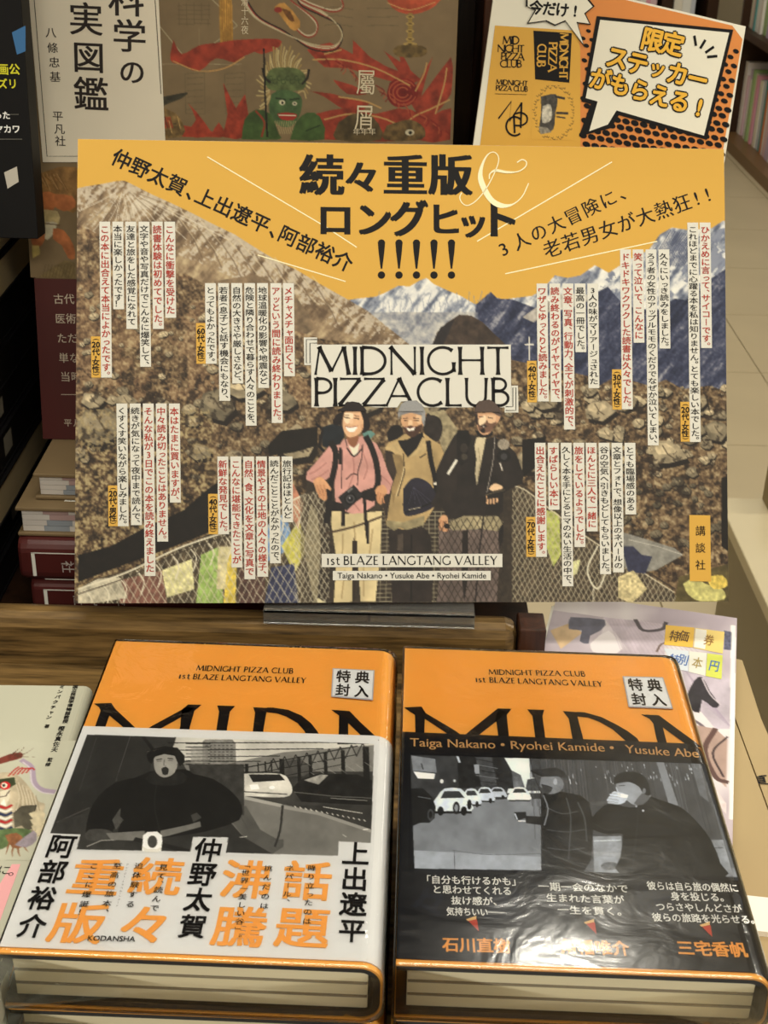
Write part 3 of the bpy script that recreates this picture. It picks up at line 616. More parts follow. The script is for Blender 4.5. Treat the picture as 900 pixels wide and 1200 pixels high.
page_book(xp1, xp1+XW, .738, zp2+.0003, zp1, 'olive book with page edges showing, topmost flat book under the tall olive book', (ony(76, 572, .738)[0], ony(110, 572, .738)[0]))
# the tall book: leans back 9.5 degrees on the stack
TBo = ony(300, 527, .79); TBo[1] = .79; TBo[2] = zp1+.0008
PB = tilt_plane(TBo, 9.5, 0, 0)
a = PB.px(57, 523); b = PB.px(531, 160); c0 = PB.px(13, 0)[0]; c1 = PB.px(26, 160)[0]
bu0 = float((a[0]+c1)/2); bu1 = float(b[0]); BH = float(PB.px(300, -52)[1]); bvb = PB.px(57, 514)[1]
TB = thing('book', 'tall olive book of demon pictures with a white title panel, standing behind the poster', 'book', PB.at((bu0+bu1)/2, 0))
frame_box('front_cover', PB, bu0, bu1, .003, BH, -.003, 0, M_olive, TB, .0006)
frame_box('back_cover', PB, bu0, bu1, .003, BH, -.040, -.037, M_olive, TB, .0006)
frame_box('page_block', PB, bu0+.003, bu1-.0035, .0055, BH-.003, -.0368, -.0032, M_page2, TB)
frame_box('spine', PB, bu1-.003, bu1, .003, BH, -.0368, -.0032, M_olive, TB)
frame_box('jacket_foot', PB, bu0+.006, bu1-.01, .0006, .0028, -.036, .0004, mat('tan_patterned_edge', (150, 132, 96), .7, vary=.3, vscale=300), TB)
frame_box('belly_band', PB, bu0-.0003, bu1+.0003, bvb, PB.px(40, 326)[1], .0001, .0006, M_maroon, TB)
ik = Ink(PB, .0009)
for ln, (x, y, e) in zip(('古代', '医術', 'ただ', '単な', '当時'), ((62, 357, 25), (64, 380, 25), (66, 403, 24), (68, 426, 23), (70, 448, 22))):
    for i, ch in enumerate(ln): ik.glyph(ch, PB.px(x+7+i*12.5, y-7), .0066, .0068, 0, .006)
ik.pxstroke([(72, 462), (100, 462)], .7)
for i, ch in enumerate('平凡社'): ik.glyph(ch, PB.px(80+i*11, 495), .0055, .0055, 0, .004)
ik.build('lettering', mat('cream_band_lettering', (212, 196, 176), .5), TB)
tp = [PB.px(*p) for p in ((34, -6), (187, -6), (193, 188), (49, 188))]
M_panel = mat('ivory_title_panel', (236, 226, 204), .6)
flat('title_panel', PB, [pxpoly(PB, [(31, -36), (184.5, -36), (195, 190), (50.5, 190)])], .0005, M_panel, TB)
ik = Ink(PB, .0007)
ik.pxstroke([(130, -30), (38, -30), (55.5, 183), (130, 183)], .8); ik.pxstroke([(130, -30), (180, -30), (189, 110)], .8)
def big(ch, x, y, wpx, hpx, off=0.): 
    k = np.linalg.norm(PB.px(x+1, y)-PB.px(x, y)); kv = np.linalg.norm(PB.px(x, y+1)-PB.px(x, y)); ik.glyph(ch, PB.px(x, y), wpx*k, hpx*kv, -.02, off, 4, .008)
for ch, x, y, e in (('科', 148, -1, 43), ('学', 152, 42, 41), ('の', 155, 84, 32), ('実', 101, 22, 41), ('図', 104, 67, 39), ('鑑', 107, 110, 42)): big(ch, x, y, e, e, .006)
for ch, x, y in (('八', 60, 38), ('條', 62, 56), ('忠', 64, 73), ('基', 65, 90), ('平', 68, 136), ('凡', 70, 151), ('社', 71, 165)): big(ch, x, y, 13, 13)
ik.build('lettering', mat('dark_brown_ink', (38, 28, 22), .5), TB)

# ---------------------------------------------------------------- orange promotional card behind the poster
PCo = ony(700, 200, .806); PC = tilt_plane(PCo, 15, 4, 0)
M_pcw = mat('cream_card', (240, 236, 218), .55); M_pco = mat('orange_card_ink', (226, 142, 70), .5); M_pcy = mat('yellow_sticker_ink', (224, 172, 68), .5)
card = [(583, -38), (874, 31), (841, 240), (545, 240)]
CT = thing('promotional_card', 'orange and cream card with black dots and speech bubble, standing behind the poster', 'sign', PC.at(*PC.px(660, 240)))
slab('card', PC, pxpoly(PC, card)[::-1], -.003, 0, M_pcw, CT)
flat('orange_print', PC, [pxpoly(PC, [(678, -10), (700, -8), (858, 30), (870, 46), (849, 165), (842, 205), (678, 205)][::-1])], .0002, M_pco, CT)
flat('sticker_sheet', PC, [pxpoly(PC, [(580, 30), (677, 36), (680, 60), (680, 190), (560, 190)][::-1])], .0003, M_pcy, CT)
ik = Ink(PC, .0005)
dots = []
for i in range(-3, 24):
    for j in range(-2, 20):
        x = 683+i*10.4+(j % 2)*5.2-j*1.2; y = 45+j*8.6+i*1.9
        r = 0
        if y > 128: r = 3.9
        elif x > 828 and y > 60: r = 3.1+(y-60)*.008
        elif x < 700 and y > 35: r = 2.6+(y-40)*.012
        elif 745 < x < 800 and y < 22: r = 1.6
        if r <= 0 or x < 683 or x > 866-(y-46)*.13 or y > 200 or y < 8: continue
        if y > 128 and x < 760: r *= 1.05
        dots.append((x, y, r))
for x, y, r in dots: ik.pxpoly([(x+r*1.15*cos(t_), y-r*.85*sin(t_)+r*.25*cos(t_)) for t_ in np.linspace(0, 2*pi, 11)[:-1]])
ik.build('dot_print', M_ink, CT)
bub = [(702, 22), (856, 38), (825, 160), (706, 131), (706, 145), (684, 157), (699, 118), (684, 115), (692, 70)]
ik = Ink(PC, .0007); ik.pxpoly([(699, 19), (859, 35), (828, 164), (725, 135), (716, 150), (678, 160), (692, 122), (681, 119)][::-1]); ik.build('bubble_outline', M_ink, CT)
ik = Ink(PC, .0009); ik.pxpoly([(703, 23.5), (854, 38.5), (824.5, 159), (722, 129.5), (712, 146), (690, 154), (700, 119), (686, 115)][::-1]); ik.build('bubble_face', M_pcw, CT)
ra = -.20
def bubble_text(off, h, m, nm):
    ik = Ink(PC, h); k = np.linalg.norm(PC.px(701, 90)-PC.px(700, 90))
    def L(s, x, y, dx, dy, e):
        e = e*1.06
        for i, ch in enumerate(s):
            ee = e*(.8 if ch in 'ッ' else 1)
            if ch == '！': ik.glyph('!', PC.px(x+i*dx, y+i*dy+1), ee*k*1.0, ee*k*1.0, ra, off, 3)
            else: ik.glyph(ch, PC.px(x+i*dx, y+i*dy), ee*k, ee*k, ra, off, 3)
    L('限定', 764, 47, 24, 4.5, 25); L('ステッカー', 723, 68, 23.5, 6.2, 25); L('がもらえる！', 703, 93, 23.2, 6.4, 24)
    ik.build(nm, m, CT)
bubble_text(.10, .0011, M_ink, 'lettering_outline'); bubble_text(.034, .0013, mat('yellow_letter_ink', (246, 190, 62), .5), 'lettering')
ik = Ink(PC, .0011)
for a_, b_ in (((813, 42), (815, 54)), ((826, 47), (820, 57)), ((836, 55), (826, 62)), ((840, 66), (828, 67))): ik.pxstroke([a_, b_], 3)
ik.build('spark_marks', M_ink, CT)
sb = [(618, -4), (618, 8), (628, 12), (619, 27), (640, 24), (650, 29), (662, 24), (683, 52), (675, 26), (690, 28), (684, 16), (694, 8), (684, -4)]
ik = Ink(PC, .0012); ik.pxpoly([(655+(x-655)*1.06, 12+(y-12)*1.1) for x, y in sb]); ik.build('burst_outline', M_ink, CT)
ik = Ink(PC, .0013); ik.pxpoly(sb); ik.build('burst_face', M_pcw, CT)
ik = Ink(PC, .0015)
for i, ch in enumerate('今だけ！'): ik.glyph('!' if ch == '！' else ch, PC.px(628+i*15.2, 9+i*1.4), 15*PC_k if False else .0083, .0083, -.08, .03)
ik.build('lettering', M_ink, CT)
# stickers
ik = Ink(PC, .0006)
def capsline(s, x0, y0, x1, y1, h, wt=.12, gap=.1): ik.caps((x0, y0), (x1, y1), h, s, wt, gap, .3)
capsline('MID', 589, 52, 608, 52, 9.5, .16, .02); capsline('NIGHT', 583, 61, 614, 61.5, 8.5, .16, -.02); capsline('PIZZA', 587, 70, 614, 71, 8.5, .16, -.02); capsline('CLUB', 586, 79, 611, 79, 8.5, .16, 0)
capsline('MIDNIGHT', 581, 99, 618, 101, 6, .17, .08); capsline('PIZZA CLUB', 581, 106, 618, 107.5, 6, .17, .05)
ik.pxstroke([(580, 110), (617, 111)], .5)
# ringed monogram
ik.pxstroke([(584, 139), (599, 119), (597, 142), (611, 121)], [1.8, 2.2, 2.2, 1.8]); ik.pxstroke([(611, 120), (610, 150)], 2.2); ik.pxstroke([(602, 134), (603, 156)], 2.2)
ik.pxstroke([(602, 134), (610, 132), (617, 136), (617, 143), (611, 147), (603, 147)], 2, 3); ik.pxstroke(arc(603, 148, 10, 11, -50, -310, 14), 2.2)
ik.build('sticker_print', M_ink, CT)
ik = Ink(PC, .0005); ik.pxpoly([(625, 36), (670, 39), (667, 97), (627, 93)][::-1]); ik.build('black_sticker', M_ink, CT)
ik = Ink(PC, .0007)
for s, xx, y0, y1 in (('MIDNIGHT', 656, 39, 93), ('PIZZA', 643, 50, 84), ('CLUB', 630, 52, 78)):
    # capitals running down the sticker
    kx = 1; P_ = PC; n_ = len(s)
    sub = Ink(PC, 0); a = (xx, y0); b = (xx-1, y1); sub.caps(a, b, 10.5, s, .17, .02, .3)
    ik.V += sub.V; ik.F += [tuple(i+ik.n for i in f) for f in sub.F]; ik.n += sub.n
ik.build('sticker_lettering', M_pcy, CT)
cv = Canvas(PC, *[float(z) for z in (PC.px(624, 100)[0], PC.px(674, 100)[0], PC.px(650, 164)[1], PC.px(650, 100)[1])], .0004, (224, 172, 68))
cv.view(560, 0, 2.647)
for i in range(60):
    t_ = i/60*2*pi; r_ = 1+.06*sin(i*2.3); cx, cy = 235+60*cos(t_)*r_, 350+82*sin(t_)*r_; cv.line([(cx-3, cy-2), (cx+2, cy+2), (cx+4, cy-3)], 1.3, (60, 45, 25))
cv.poly([(195, 300), (240, 292), (246, 320), (240, 350), (234, 400), (205, 412), (190, 402), (196, 350)], (70, 66, 60), .5, 3, 3, smooth=3)
cv.poly([(200, 330), (225, 325), (228, 370), (200, 380)], (190, 184, 168), .4, 4, 3, smooth=3); cv.poly([(188, 392), (215, 396), (228, 410), (195, 416)], (130, 124, 110), .5, 5, 3)
cv.line([(240, 300), (268, 306)], 7, (50, 46, 42)); cv.line([(244, 350), (278, 352)], 7, (50, 46, 42)); cv.line([(244, 362), (270, 366)], 4, (50, 46, 42))
cv.build('sticker_picture', .00045, CT)
sup = PC.at(*PC.px(600, 230)); xs_ = float(sup[0]); zc_ = float(sup[2])
zb_ = float(PC.at(*PC.px(600, 225))[2]); yb_ = float(PC.at(*PC.px(600, 225))[1])
box('support_rod', .071, .075, yb_+.0036, yb_+.008, SHZ+.003, zb_, M_acr, CT); box('support_foot', .055, .09, yb_-.03, yb_+.03, SHZ+.0002, SHZ+.0029, M_acr, CT)

# ---------------------------------------------------------------- dark stack at the left edge
XL = -.243
M_blk = mat('black_cover_paper', (10, 9, 10), .55, .25); M_slab = mat('greyish_brown_page_edges', (160, 142, 108), .7, vary=.2, vscale=40, stretch=(.2, .2, 60)); M_lab = mat('aged_white_label', (190, 184, 172), .6)
def lz(y): return float(onx(0, y, XL)[2])
levels = [(250, 'pages'), (299, 'pages'), (352, 'black'), (412, 'black'), (462, 'black'), (508, 'black'), (560, 'pages'), (612, 'black'), (660, 'black'), (None, '')]
names = ['grey-brown page block topmost in the dark stack at the left edge', 'grey-brown page block just under the topmost one in the dark left stack', 'black book with a pale label just under the two grey-brown blocks', 'black book in the upper middle of the dark left stack', 'black book in the middle of the dark left stack', 'black book directly above the brown block in the dark left stack',
         'brown page block low in the dark left stack beside the white page edges', 'black book under the low brown block in the dark left stack', 'black book at the bottom of the dark left stack']
for i in range(len(levels)-1):
    z1 = lz(levels[i][0]); z0 = lz(levels[i+1][0]) if levels[i+1][0] else SHZ
    if z0 < SHZ: z0 = SHZ
    if z1 <= SHZ+.004: break
    t = thing('book', names[i], 'book', (XL-.1, .82, z0), 'books in the dark left stack'); dx = [0, .001, -.002, .0, -.001, .001, .003, -.002, 0][i]
    m_ = M_slab if levels[i][1] == 'pages' else M_blk
    box('cover', XL-.2, XL+dx, .70, .99, z1-.0022, z1-.0003, M_blk, t, .0004); box('cover', XL-.2, XL+dx, .70, .99, z0+.0002, z0+.0022, M_blk, t, .0004)
    box('page_block' if m_ is M_slab else 'spine', XL-.197, XL+dx-.0008, .702, .988, z0+.0023, z1-.0023, m_, t)
    if m_ is M_blk:
        P = Plane((XL+dx-.0007, .74, z0), (0, 1, 0), (0, 0, 1)); h = z1-z0
        flat('price_label', P, [[(.012+.004*i, h*.30), (.030+.004*i, h*.30), (.030+.004*i, h*.8), (.012+.004*i, h*.8)]], .0002, M_lab if i < 4 else mat('dim_label', (120, 116, 104), .6), t)
# black book standing on that stack, facing us
ztop = lz(250); KB = thing('book', 'black book with yellow and white lettering standing upright at the top left edge', 'book', (-.3, .78, ztop))
xk = float(ony(27, 100, .765)[0]); PK = Plane((0, .765, ztop), (1, 0, 0), (0, .1, 1))
frame_box('cover', PK, xk-.13, xk, .0004, .19, -.018, 0, M_blk, KB, .0005); frame_box('page_block', PK, xk-.128, xk-.001, .001, .189, -.0172, -.0009, M_blk, KB) if False else None
def kink(items, m):
    ik = Ink(PK, .0003)
    for s, x, y, e in items:
        k = np.linalg.norm(PK.px(x+1, y)-PK.px(x, y))
        for i, ch in enumerate(s): ik.glyph(ch, PK.px(x+i*e, y), e*k, e*k, 0, .02)
    ik.build('lettering', m, KB)
kink([('画公', 4, 81, 13), ('ズリ', 3, 98, 12)], mat('lemon_lettering', (214, 210, 50), .5)); kink([('った', -2, 135, 9.5), ('ヤカワ', -1, 151, 10)], M_whiteink)
ik = Ink(PK, .0003); ik.pxstroke([(0, 163), (26, 163)], .7); ik.pxstroke([(12, 134), (22, 134)], .6); ik.build('border_line', mat('grey_rule', (110, 108, 100), .5), KB)
flat('blue_motif', PK, [pxpoly(PK, [(14, 38), (30, 30), (30, 60), (20, 64)][::-1])], .0002, mat('blue_cover_ink', (60, 110, 160), .5), KB)
flat('price_label', PK, [pxpoly(PK, [(5, 202), (20, 195), (22, 213), (9, 221)][::-1])], .0003, M_lab, KB)

# ---------------------------------------------------------------- silver book lying at the left
sq = onz(108, 804, .09); sy = radians(1.5)
def sfr(x, y, z): c, s_ = cos(sy), sin(sy); return (sq[0]+x*c-y*s_, sq[1]+x*s_+y*c, z)
SW = .15; SL = .205; SVt = thing('book', 'pale silver-green paperback with a colourful demon drawing, left of the orange books', 'book', sfr(-SW/2, -SL/2, .0))
frS = lambda x, y, z: sfr(x-SW, y-SL, z+.0002+.0)
M_silver = mat('silver_green_cover', (190, 190, 172), .38, .4)
ZS = .09
def book_block(T, z0, t, W, L):
    f_ = lambda x, y, z: sfr(x-W, y-L, z+z0)
    c_shell('cover', f_, W, T, .004, -.0006, 0, 0, L, M_silver, t); obj('page_block', [f_(a, b, c) for c in (.0009, T-.0009) for b in (.0008, L-.0008) for a in (.001, W-.0045)], BOXF, M_page, t)
book_block(.018, ZS-.018, SVt, SW, SL)
for i, lab in ((0, 'silver-green paperback at the bottom of the pile under the demon drawing book'), (1, 'silver-green paperback second from the bottom of its pile, hidden below'), (2, 'silver-green paperback third from the bottom of its pile'), (3, 'silver-green paperback just below the one with the demon drawing')):
    t = thing('book', lab, 'book', sfr(-SW/2, -SL/2, i*.018), 'silver-green paperbacks'); book_block(.0177, i*.018+.0002, t, SW, SL)
PS = Plane(sfr(0, 0, ZS), np.array(sfr(1, 0, 0))-sfr(0, 0, 0), np.array(sfr(0, 1, 0))-sfr(0, 0, 0))
ik = Ink(PS, .0002)
ik.vcol((89, 803), (76, 848), 6.5, '国立民族学博物館教授', .03, 3); ik.vcol((73, 851), (63, 882), 8, '樫永真佐夫', .02, 3); ik.vcol((60, 888), (55, 899), 6.5, '監修', .03, 3)
ik.vcol((74, 802), (56, 844), 6.5, 'ミンパクチャン', .02, 3); ik.vcol((56, 849), (54, 854), 6, '著', .02, 3)
ik.glyph('に', PS.px(5, 1020), .0052, .0055, 0); ik.glyph('。', PS.px(20, 1021), .006, .006, 0)
ik.build('lettering', M_ink, SVt)
flat('pink_stripe', PS, [pxpoly(PS, [(14, 1013), (24, 1013), (-2, 1085), (-30, 1085)][::-1])], .00015, mat('pale_pink_ink', (236, 172, 176), .5), SVt)

# ---------------------------------------------------------------- magazine at the right
mg = [onz(645, 717, .012), onz(862.5, 741, .012), onz(858, 958, .012)]
mv = mg[1]-mg[2]; ml = float(np.linalg.norm(mv)); mv /= ml; mu = np.cross(mv, (0, 0, 1)); mw = float(np.dot(mg[1]-mg[0], mu)); PM = Plane(mg[1]-mu*mw, mu, mv)
MG = thing('magazine', 'glossy magazine with grey photo cover and small yellow price tags beside the right stack', 'magazine', PM.at(mw/2, -ml/2, -.0118))
frame_box('cover', PM, 0, mw, -ml, 0, -.0006, 0, M_white, MG); frame_box('back_cover', PM, 0, mw, -ml, 0, -.0104, -.0098, M_white, MG)
frame_box('page_block', PM, .0005, mw-.0008, -ml+.0005, -.0008, -.0097, -.0007, M_white, MG)
# ---------------------------------------------------------------- the poster's print
K = (28, 22, 18)
cv = Canvas(PO, float(pu0), float(pu1), float(pv0), float(PO.px(470, 203)[1]), .00058, (212, 165, 68))
X, Y = cv.X, cv.Y
def below(line): xs, ys = zip(*line); return Y > np.interp(X, xs, ys)
def put(m, c, a=1.):
    c = np.broadcast_to(np.asarray(c, float), cv.A.shape) if np.ndim(c) < 3 else c
    cv.A[m] = cv.A[m]*(1-a)+c[m]*a
def mixc(n, *st):
    """colour ramp over noise n: (pos, rgb) ..."""
    p = [s[0] for s in st]; return np.stack([np.interp(n, p, [s[1][i] for s in st]) for i in range(3)], -1)
nA = vnoise(X, Y, 26, 11, 6); nB = vnoise(X, Y, 7, 12, 5); nC = vnoise(X, Y, 2.6, 13, 3); nD = vnoise(X+Y*.8, Y-X*.4, 14, 14, 5, 1.7, .45)
# centre snow mountain and the right range
m = below([(80, 400), (370, 343), (385, 350), (407, 352), (420, 350), (440, 348), (452, 343), (467, 335), (480, 336), (492, 329), (500, 326), (508, 333), (523, 340), (540, 347), (557, 357), (573, 347), (590, 351), (623, 347), (633, 342), (650, 323), (665, 326), (680, 323), (697, 311), (713, 320), (733, 307), (745, 301), (760, 293), (773, 275), (787, 267), (807, 270), (833, 268), (847, 259), (860, 262)])
snow = mixc(nD*.65+nB*.35, (.30, (84, 92, 112)), (.44, (150, 156, 168)), (.52, (214, 214, 212)), (.7, (240, 238, 228)))
put(m, snow)
mm = m & (nA > .52) & (X > 640) & (X < 850) & (Y > 268) & (nD > .50); put(mm, mixc(nD, (.4, (70, 78, 106)), (.6, (110, 118, 140))), .8)
for i in range(16):
    x = 776+i*2.6; cv.line([(x+10, 270+i*.6), (x-2, 290), (x-14, 312)], 1.0, (64, 70, 96))
for i in range(26):
    x = 445+i*5; y0 = 345+(i % 3)*5; cv.line([(x, y0-abs(x-500)*.06), (x-4+i % 4*3, y0+12), (x-8+(i*5) % 13, y0+26)], .9, (132, 138, 156), alpha=.7)
blue = mixc(nD*.7+nC*.3, (.3, (30, 36, 58)), (.5, (52, 58, 84)), (.62, (78, 82, 104)), (.75, (150, 150, 158)))
m1 = below([(540, 500), (558, 357), (575, 342), (583, 350), (600, 351), (640, 366), (665, 362), (690, 352), (700, 342), (712, 336), (722, 348), (730, 356), (745, 362), (770, 364), (790, 350), (803, 352), (820, 340), (835, 325), (849, 316), (862, 316)]); put(m1, blue)
cv.poly([(612, 372), (640, 352), (655, 358), (625, 378)], (170, 164, 156), .3, 5, 6); cv.poly([(648, 345), (700, 345), (690, 352), (668, 362), (650, 362)], (196, 192, 182), .25, 6, 6)
# valley haze between the slopes
put((X > 430) & (X < 560) & (Y > 366) & (Y < 420), mixc(nB, (.3, (112, 116, 128)), (.7, (190, 186, 178))), .75)
# left mountain
lm = below([(80, 224), (100, 219), (120, 216), (135, 213), (146, 212), (160, 219), (180, 229), (200, 238), (225, 250), (250, 263), (275, 275), (300, 291), (320, 303), (350, 318), (375, 333), (400, 347), (430, 364), (455, 384), (480, 404), (500, 430), (560, 900)])
brown = mixc(nD*.6+nB*.4, (.3, (92, 74, 56)), (.5, (146, 124, 96)), (.68, (190, 170, 134)))
put(lm, brown)
dist = Y-np.interp(X, [88, 146, 250, 360, 480], [222, 212, 263, 325, 404])
sn = lm & (dist < 62-np.abs(X-150)*.10) & (nD*.6+nC*.4 > .46+dist*.0022); put(sn, mixc(nC, (.2, (176, 164, 148)), (.7, (208, 198, 180))), .7)
for i in range(46):
    a = -1.35+i*.06; r0 = 8+(i*7) % 19; r1 = r0+28+(i*13) % 46
    x0, y0 = 146+sin(a)*r0*1.6, 214+cos(a)*r0*.75+6; x1, y1 = 146+sin(a)*r1*1.9, 216+cos(a)*r1*.95
    if y1 < 216+(x1-146)*.46 and x1 > 146: continue
    if x1 < 92: continue
    cv.line([(x0, y0), ((x0+x1)/2+2, (y0+y1)/2), (x1, y1)], 1.1, (226, 218, 200) if i % 3 else (120, 104, 84), alpha=.6)
for i in range(9):
    cv.line([(190+i*22, 236+i*11), (215+i*22, 262+i*11.6), (236+i*23, 292+i*11)], 1.6, (206, 190, 158), alpha=.55)
    cv.line([(185+i*23, 244+i*11), (205+i*23, 270+i*12), (214+i*23, 290+i*12)], 1.6, (98, 80, 62), alpha=.6)
# middle brown spur in shade and the dark centre hump
cv.poly([(505, 408), (512, 390), (524, 378), (538, 369), (552, 370), (566, 378), (580, 392), (598, 410), (600, 430), (505, 430)], (62, 50, 42), .45, 8, 6)
cv.poly([(505, 408), (516, 384), (533, 374), (524, 394), (516, 412)], (36, 32, 34), .3, 8, 5)
cv.poly([(250, 330), (300, 322), (345, 345), (372, 384), (350, 398), (290, 372)], (126, 106, 82), .35, 9, 8)
# foreground of scrub and boulders
fg = below([(80, 258), (110, 272), (150, 292), (185, 318), (220, 322), (260, 345), (300, 372), (340, 386), (380, 398), (440, 404), (500, 405), (560, 409), (600, 422), (640, 430), (690, 441), (702, 452), (716, 444), (740, 446), (760, 452), (780, 445), (800, 456), (830, 452), (862, 462)])
nS = nC*.55+nB*.45
scrub = mixc(nS, (.3, (44, 34, 26)), (.45, (84, 66, 48)), (.58, (124, 102, 74)), (.72, (172, 154, 120)))
put(fg, scrub)
up = fg & (Y < 470) & (X < 380) & (nA > .45); put(up, mixc(nS, (.3, (84, 62, 46)), (.5, (132, 104, 76)), (.7, (182, 158, 120))), .7)
# boulders: lit facets and dark gaps
rb = np.random.default_rng(5)
def boulder(x, y, r, lit=1.):
    n = 6+rb.integers(3); a0 = rb.random()*6; pts = [(x+r*(1+.35*rb.standard_normal()*.5)*cos(a0+2*pi*i/n), y+r*.75*(1+.3*rb.standard_normal()*.5)*sin(a0+2*pi*i/n)) for i in range(n)]
    c = np.array((160, 146, 118))*lit*(.75+.35*rb.random()); cv.poly([(px+r*.18, py+r*.28) for px, py in pts], (30, 24, 20)); cv.poly(pts, c, .35, 21, r*.5)
    hi = [((px-x)*.62+x-r*.14, (py-y)*.5+y-r*.2) for px, py in pts]; cv.poly(hi, np.minimum(c*1.25, 240), .3, 22, r*.4)
    cv.line([(x-r*.2, y-r*.4), (x+r*.1, y+r*.1), (x+r*.45, y+r*.35)], max(.8, r*.08), (60, 48, 36), alpha=.7)
for i in range(120):
    x = rb.uniform(92, 360) if i % 3 else rb.uniform(92, 500); y = rb.uniform(330, 480); 
    if y < np.interp(x, [90, 200, 300, 400], [300, 345, 400, 425]): continue
    boulder(x, y, rb.uniform(2, 6.5))
for i in range(330):
    x = rb.uniform(596, 856); y = rb.uniform(452, 640); boulder(x, y, 1.8+9*rb.random()**2*(.6 if y > 560 else 1), .62+.38*(y < 560))
for i in range(70): boulder(rb.uniform(92, 380), rb.uniform(445, 560), 2+8*rb.random()**2, .85)
for x, y, r in ((120, 500, 30), (110, 470, 16), (255, 475, 22), (285, 455, 18), (330, 470, 16), (350, 520, 26), (235, 530, 14), (275, 535, 10), (148, 470, 13), (500, 470, 20), (430, 470, 18), (640, 470, 16), (700, 480, 17), (735, 470, 14), (780, 530, 20), (815, 470, 12), (840, 505, 15), (620, 540, 18)): boulder(x, y, r, .95)
# brush over the lower left
lo = (X < 250) & (Y > 480) & (Y < 700) & fg; put(lo & (nC > .5), mixc(nS, (.35, (66, 50, 34)), (.5, (124, 104, 72)), (.65, (176, 160, 118))), .75)
put(fg & (nB < .38) & (Y > 430), (34, 27, 22), .6)
for P_ in ([(92, 650), (130, 640), (170, 618), (215, 598), (245, 572), (262, 560), (262, 590), (330, 590), (250, 622), (205, 640), (150, 660), (92, 682)], [(314, 522), (330, 505), (372, 500), (372, 522), (345, 530), (316, 534)], [(845, 560), (858, 555), (858, 650), (845, 640)], [(612, 515), (640, 512), (632, 545), (612, 560)]): cv.poly(P_, (22, 18, 15), .3, 30, 8)
# suspension bridge: side nets and prayer flags
cv.poly([(92, 707), (92, 690), (112, 678), (150, 668), (175, 664), (215, 640), (252, 622), (300, 612), (345, 585), (372, 573), (380, 600), (380, 707)], (72, 62, 48), .7, 31, 6)
flags = [((300, 625), (335, 600), (345, 640), (310, 660), (120, 150, 190)), ((330, 640), (350, 610), (362, 640), (345, 672), (196, 190, 90)), ((236, 650), (258, 640), (262, 707), (230, 707), (150, 178, 96)), ((256, 640), (275, 640), (270, 690), (254, 690), (206, 196, 150)), ((190, 668), (225, 655), (228, 690), (196, 700), (222, 216, 160)), ((268, 650), (278, 650), (276, 707), (262, 707), (214, 190, 80)), ((318, 665), (345, 660), (350, 707), (310, 707), (52, 56, 84)), ((280, 660), (312, 650), (310, 707), (280, 707), (78, 56, 50)), ((340, 560), (356, 590), (350, 620), (338, 600), (176, 120, 96)), ((140, 680), (190, 668), (196, 707), (140, 707), (120, 82, 70))]
for f_ in flags: cv.poly(f_[:4], f_[4], .3, 33, 4)
cv.poly([(92, 690), (115, 678), (140, 676), (150, 700), (110, 707), (92, 707)], (190, 182, 160), .35, 34, 5)
wire = (206, 198, 172)
def net(poly, s, col, w, tilt=0., warp=0.):
    """chain-link wires clipped to a polygon"""
    q = cv._p(poly); r = cv._mask(q); sl, m = r; x = X[sl]; y = Y[sl]+tilt*X[sl]; wob = 1.6*(vnoise(x, y, 12, 40, 3)-.5)*2
    a = np.abs(((x+y*.55+wob)/s) % 1-.5); b = np.abs(((x-y*.55+wob)/s) % 1-.5); k = m & ((a < w/s) | (b < w/s)); cv.A[sl][k] = cv.A[sl][k]*.25+np.array(col)*.75
net([(92, 707), (92, 690), (150, 672), (215, 642), (300, 612), (345, 586), (374, 573), (374, 707)], 9, wire, .55, .25)
for i in range(14):
    t_ = i/13; x = 100+t_*265; y = np.interp(x, [92, 150, 215, 300, 374], [692, 672, 642, 612, 574]); cv.line([(x, y+2), (x+8, y+14), (x+4, y+30)], 1.3, (228, 220, 196), smooth=3)
cv.line([(92, 690), (150, 670), (215, 640), (300, 611), (345, 585), (374, 573)], 2.0, (226, 218, 194), smooth=5); cv.line([(92, 696), (150, 676), (215, 646), (300, 617)], 1.2, (60, 50, 40), smooth=5)
cv.poly([(600, 568), (615, 572), (650, 600), (690, 630), (730, 655), (785, 690), (800, 707), (575, 707), (575, 580)], (70, 60, 48), .5, 35, 4)
cv.poly([(640, 598), (655, 600), (657, 650), (648, 664), (640, 640)], (172, 180, 92), .3, 36, 4); cv.poly([(664, 660), (680, 655), (676, 672), (668, 676)], (206, 206, 150), .3)
net([(600, 568), (615, 572), (650, 600), (690, 630), (730, 655), (785, 690), (800, 707), (575, 707), (575, 600)], 6, (190, 180, 150), .5, -.2)
cv.line([(598, 566), (615, 571), (650, 598), (690, 628), (730, 652), (790, 690)], 2.2, (60, 50, 40), smooth=4); cv.line([(598, 569), (615, 574), (650, 601), (690, 631), (730, 656), (790, 694)], 1.2, (210, 200, 172), smooth=4)
cv.poly([(724, 622), (745, 628), (790, 642), (800, 650), (768, 668), (740, 672), (728, 660)], (136, 134, 126), .2, 37, 5); cv.poly([(728, 640), (742, 640), (752, 650), (764, 652), (756, 672), (736, 670)], (50, 52, 74), .2)
cv.line([(736, 632), (770, 640), (800, 650)], .8, (190, 186, 174)); cv.poly([(724, 676), (742, 668), (758, 690), (740, 707), (724, 700)], (200, 186, 140), .4, 38, 3)
cv.poly([(795, 676), (855, 660), (858, 707), (790, 707)], (84, 74, 44), .35, 39, 6); cv.poly([(800, 684), (815, 676), (826, 684), (846, 690), (848, 702), (820, 704), (806, 696)], (196, 190, 120), .3, 39, 4, smooth=3)
cv.poly([(826, 676), (846, 674), (852, 686), (836, 690)], (216, 190, 90), .3, 38, 3, smooth=3)
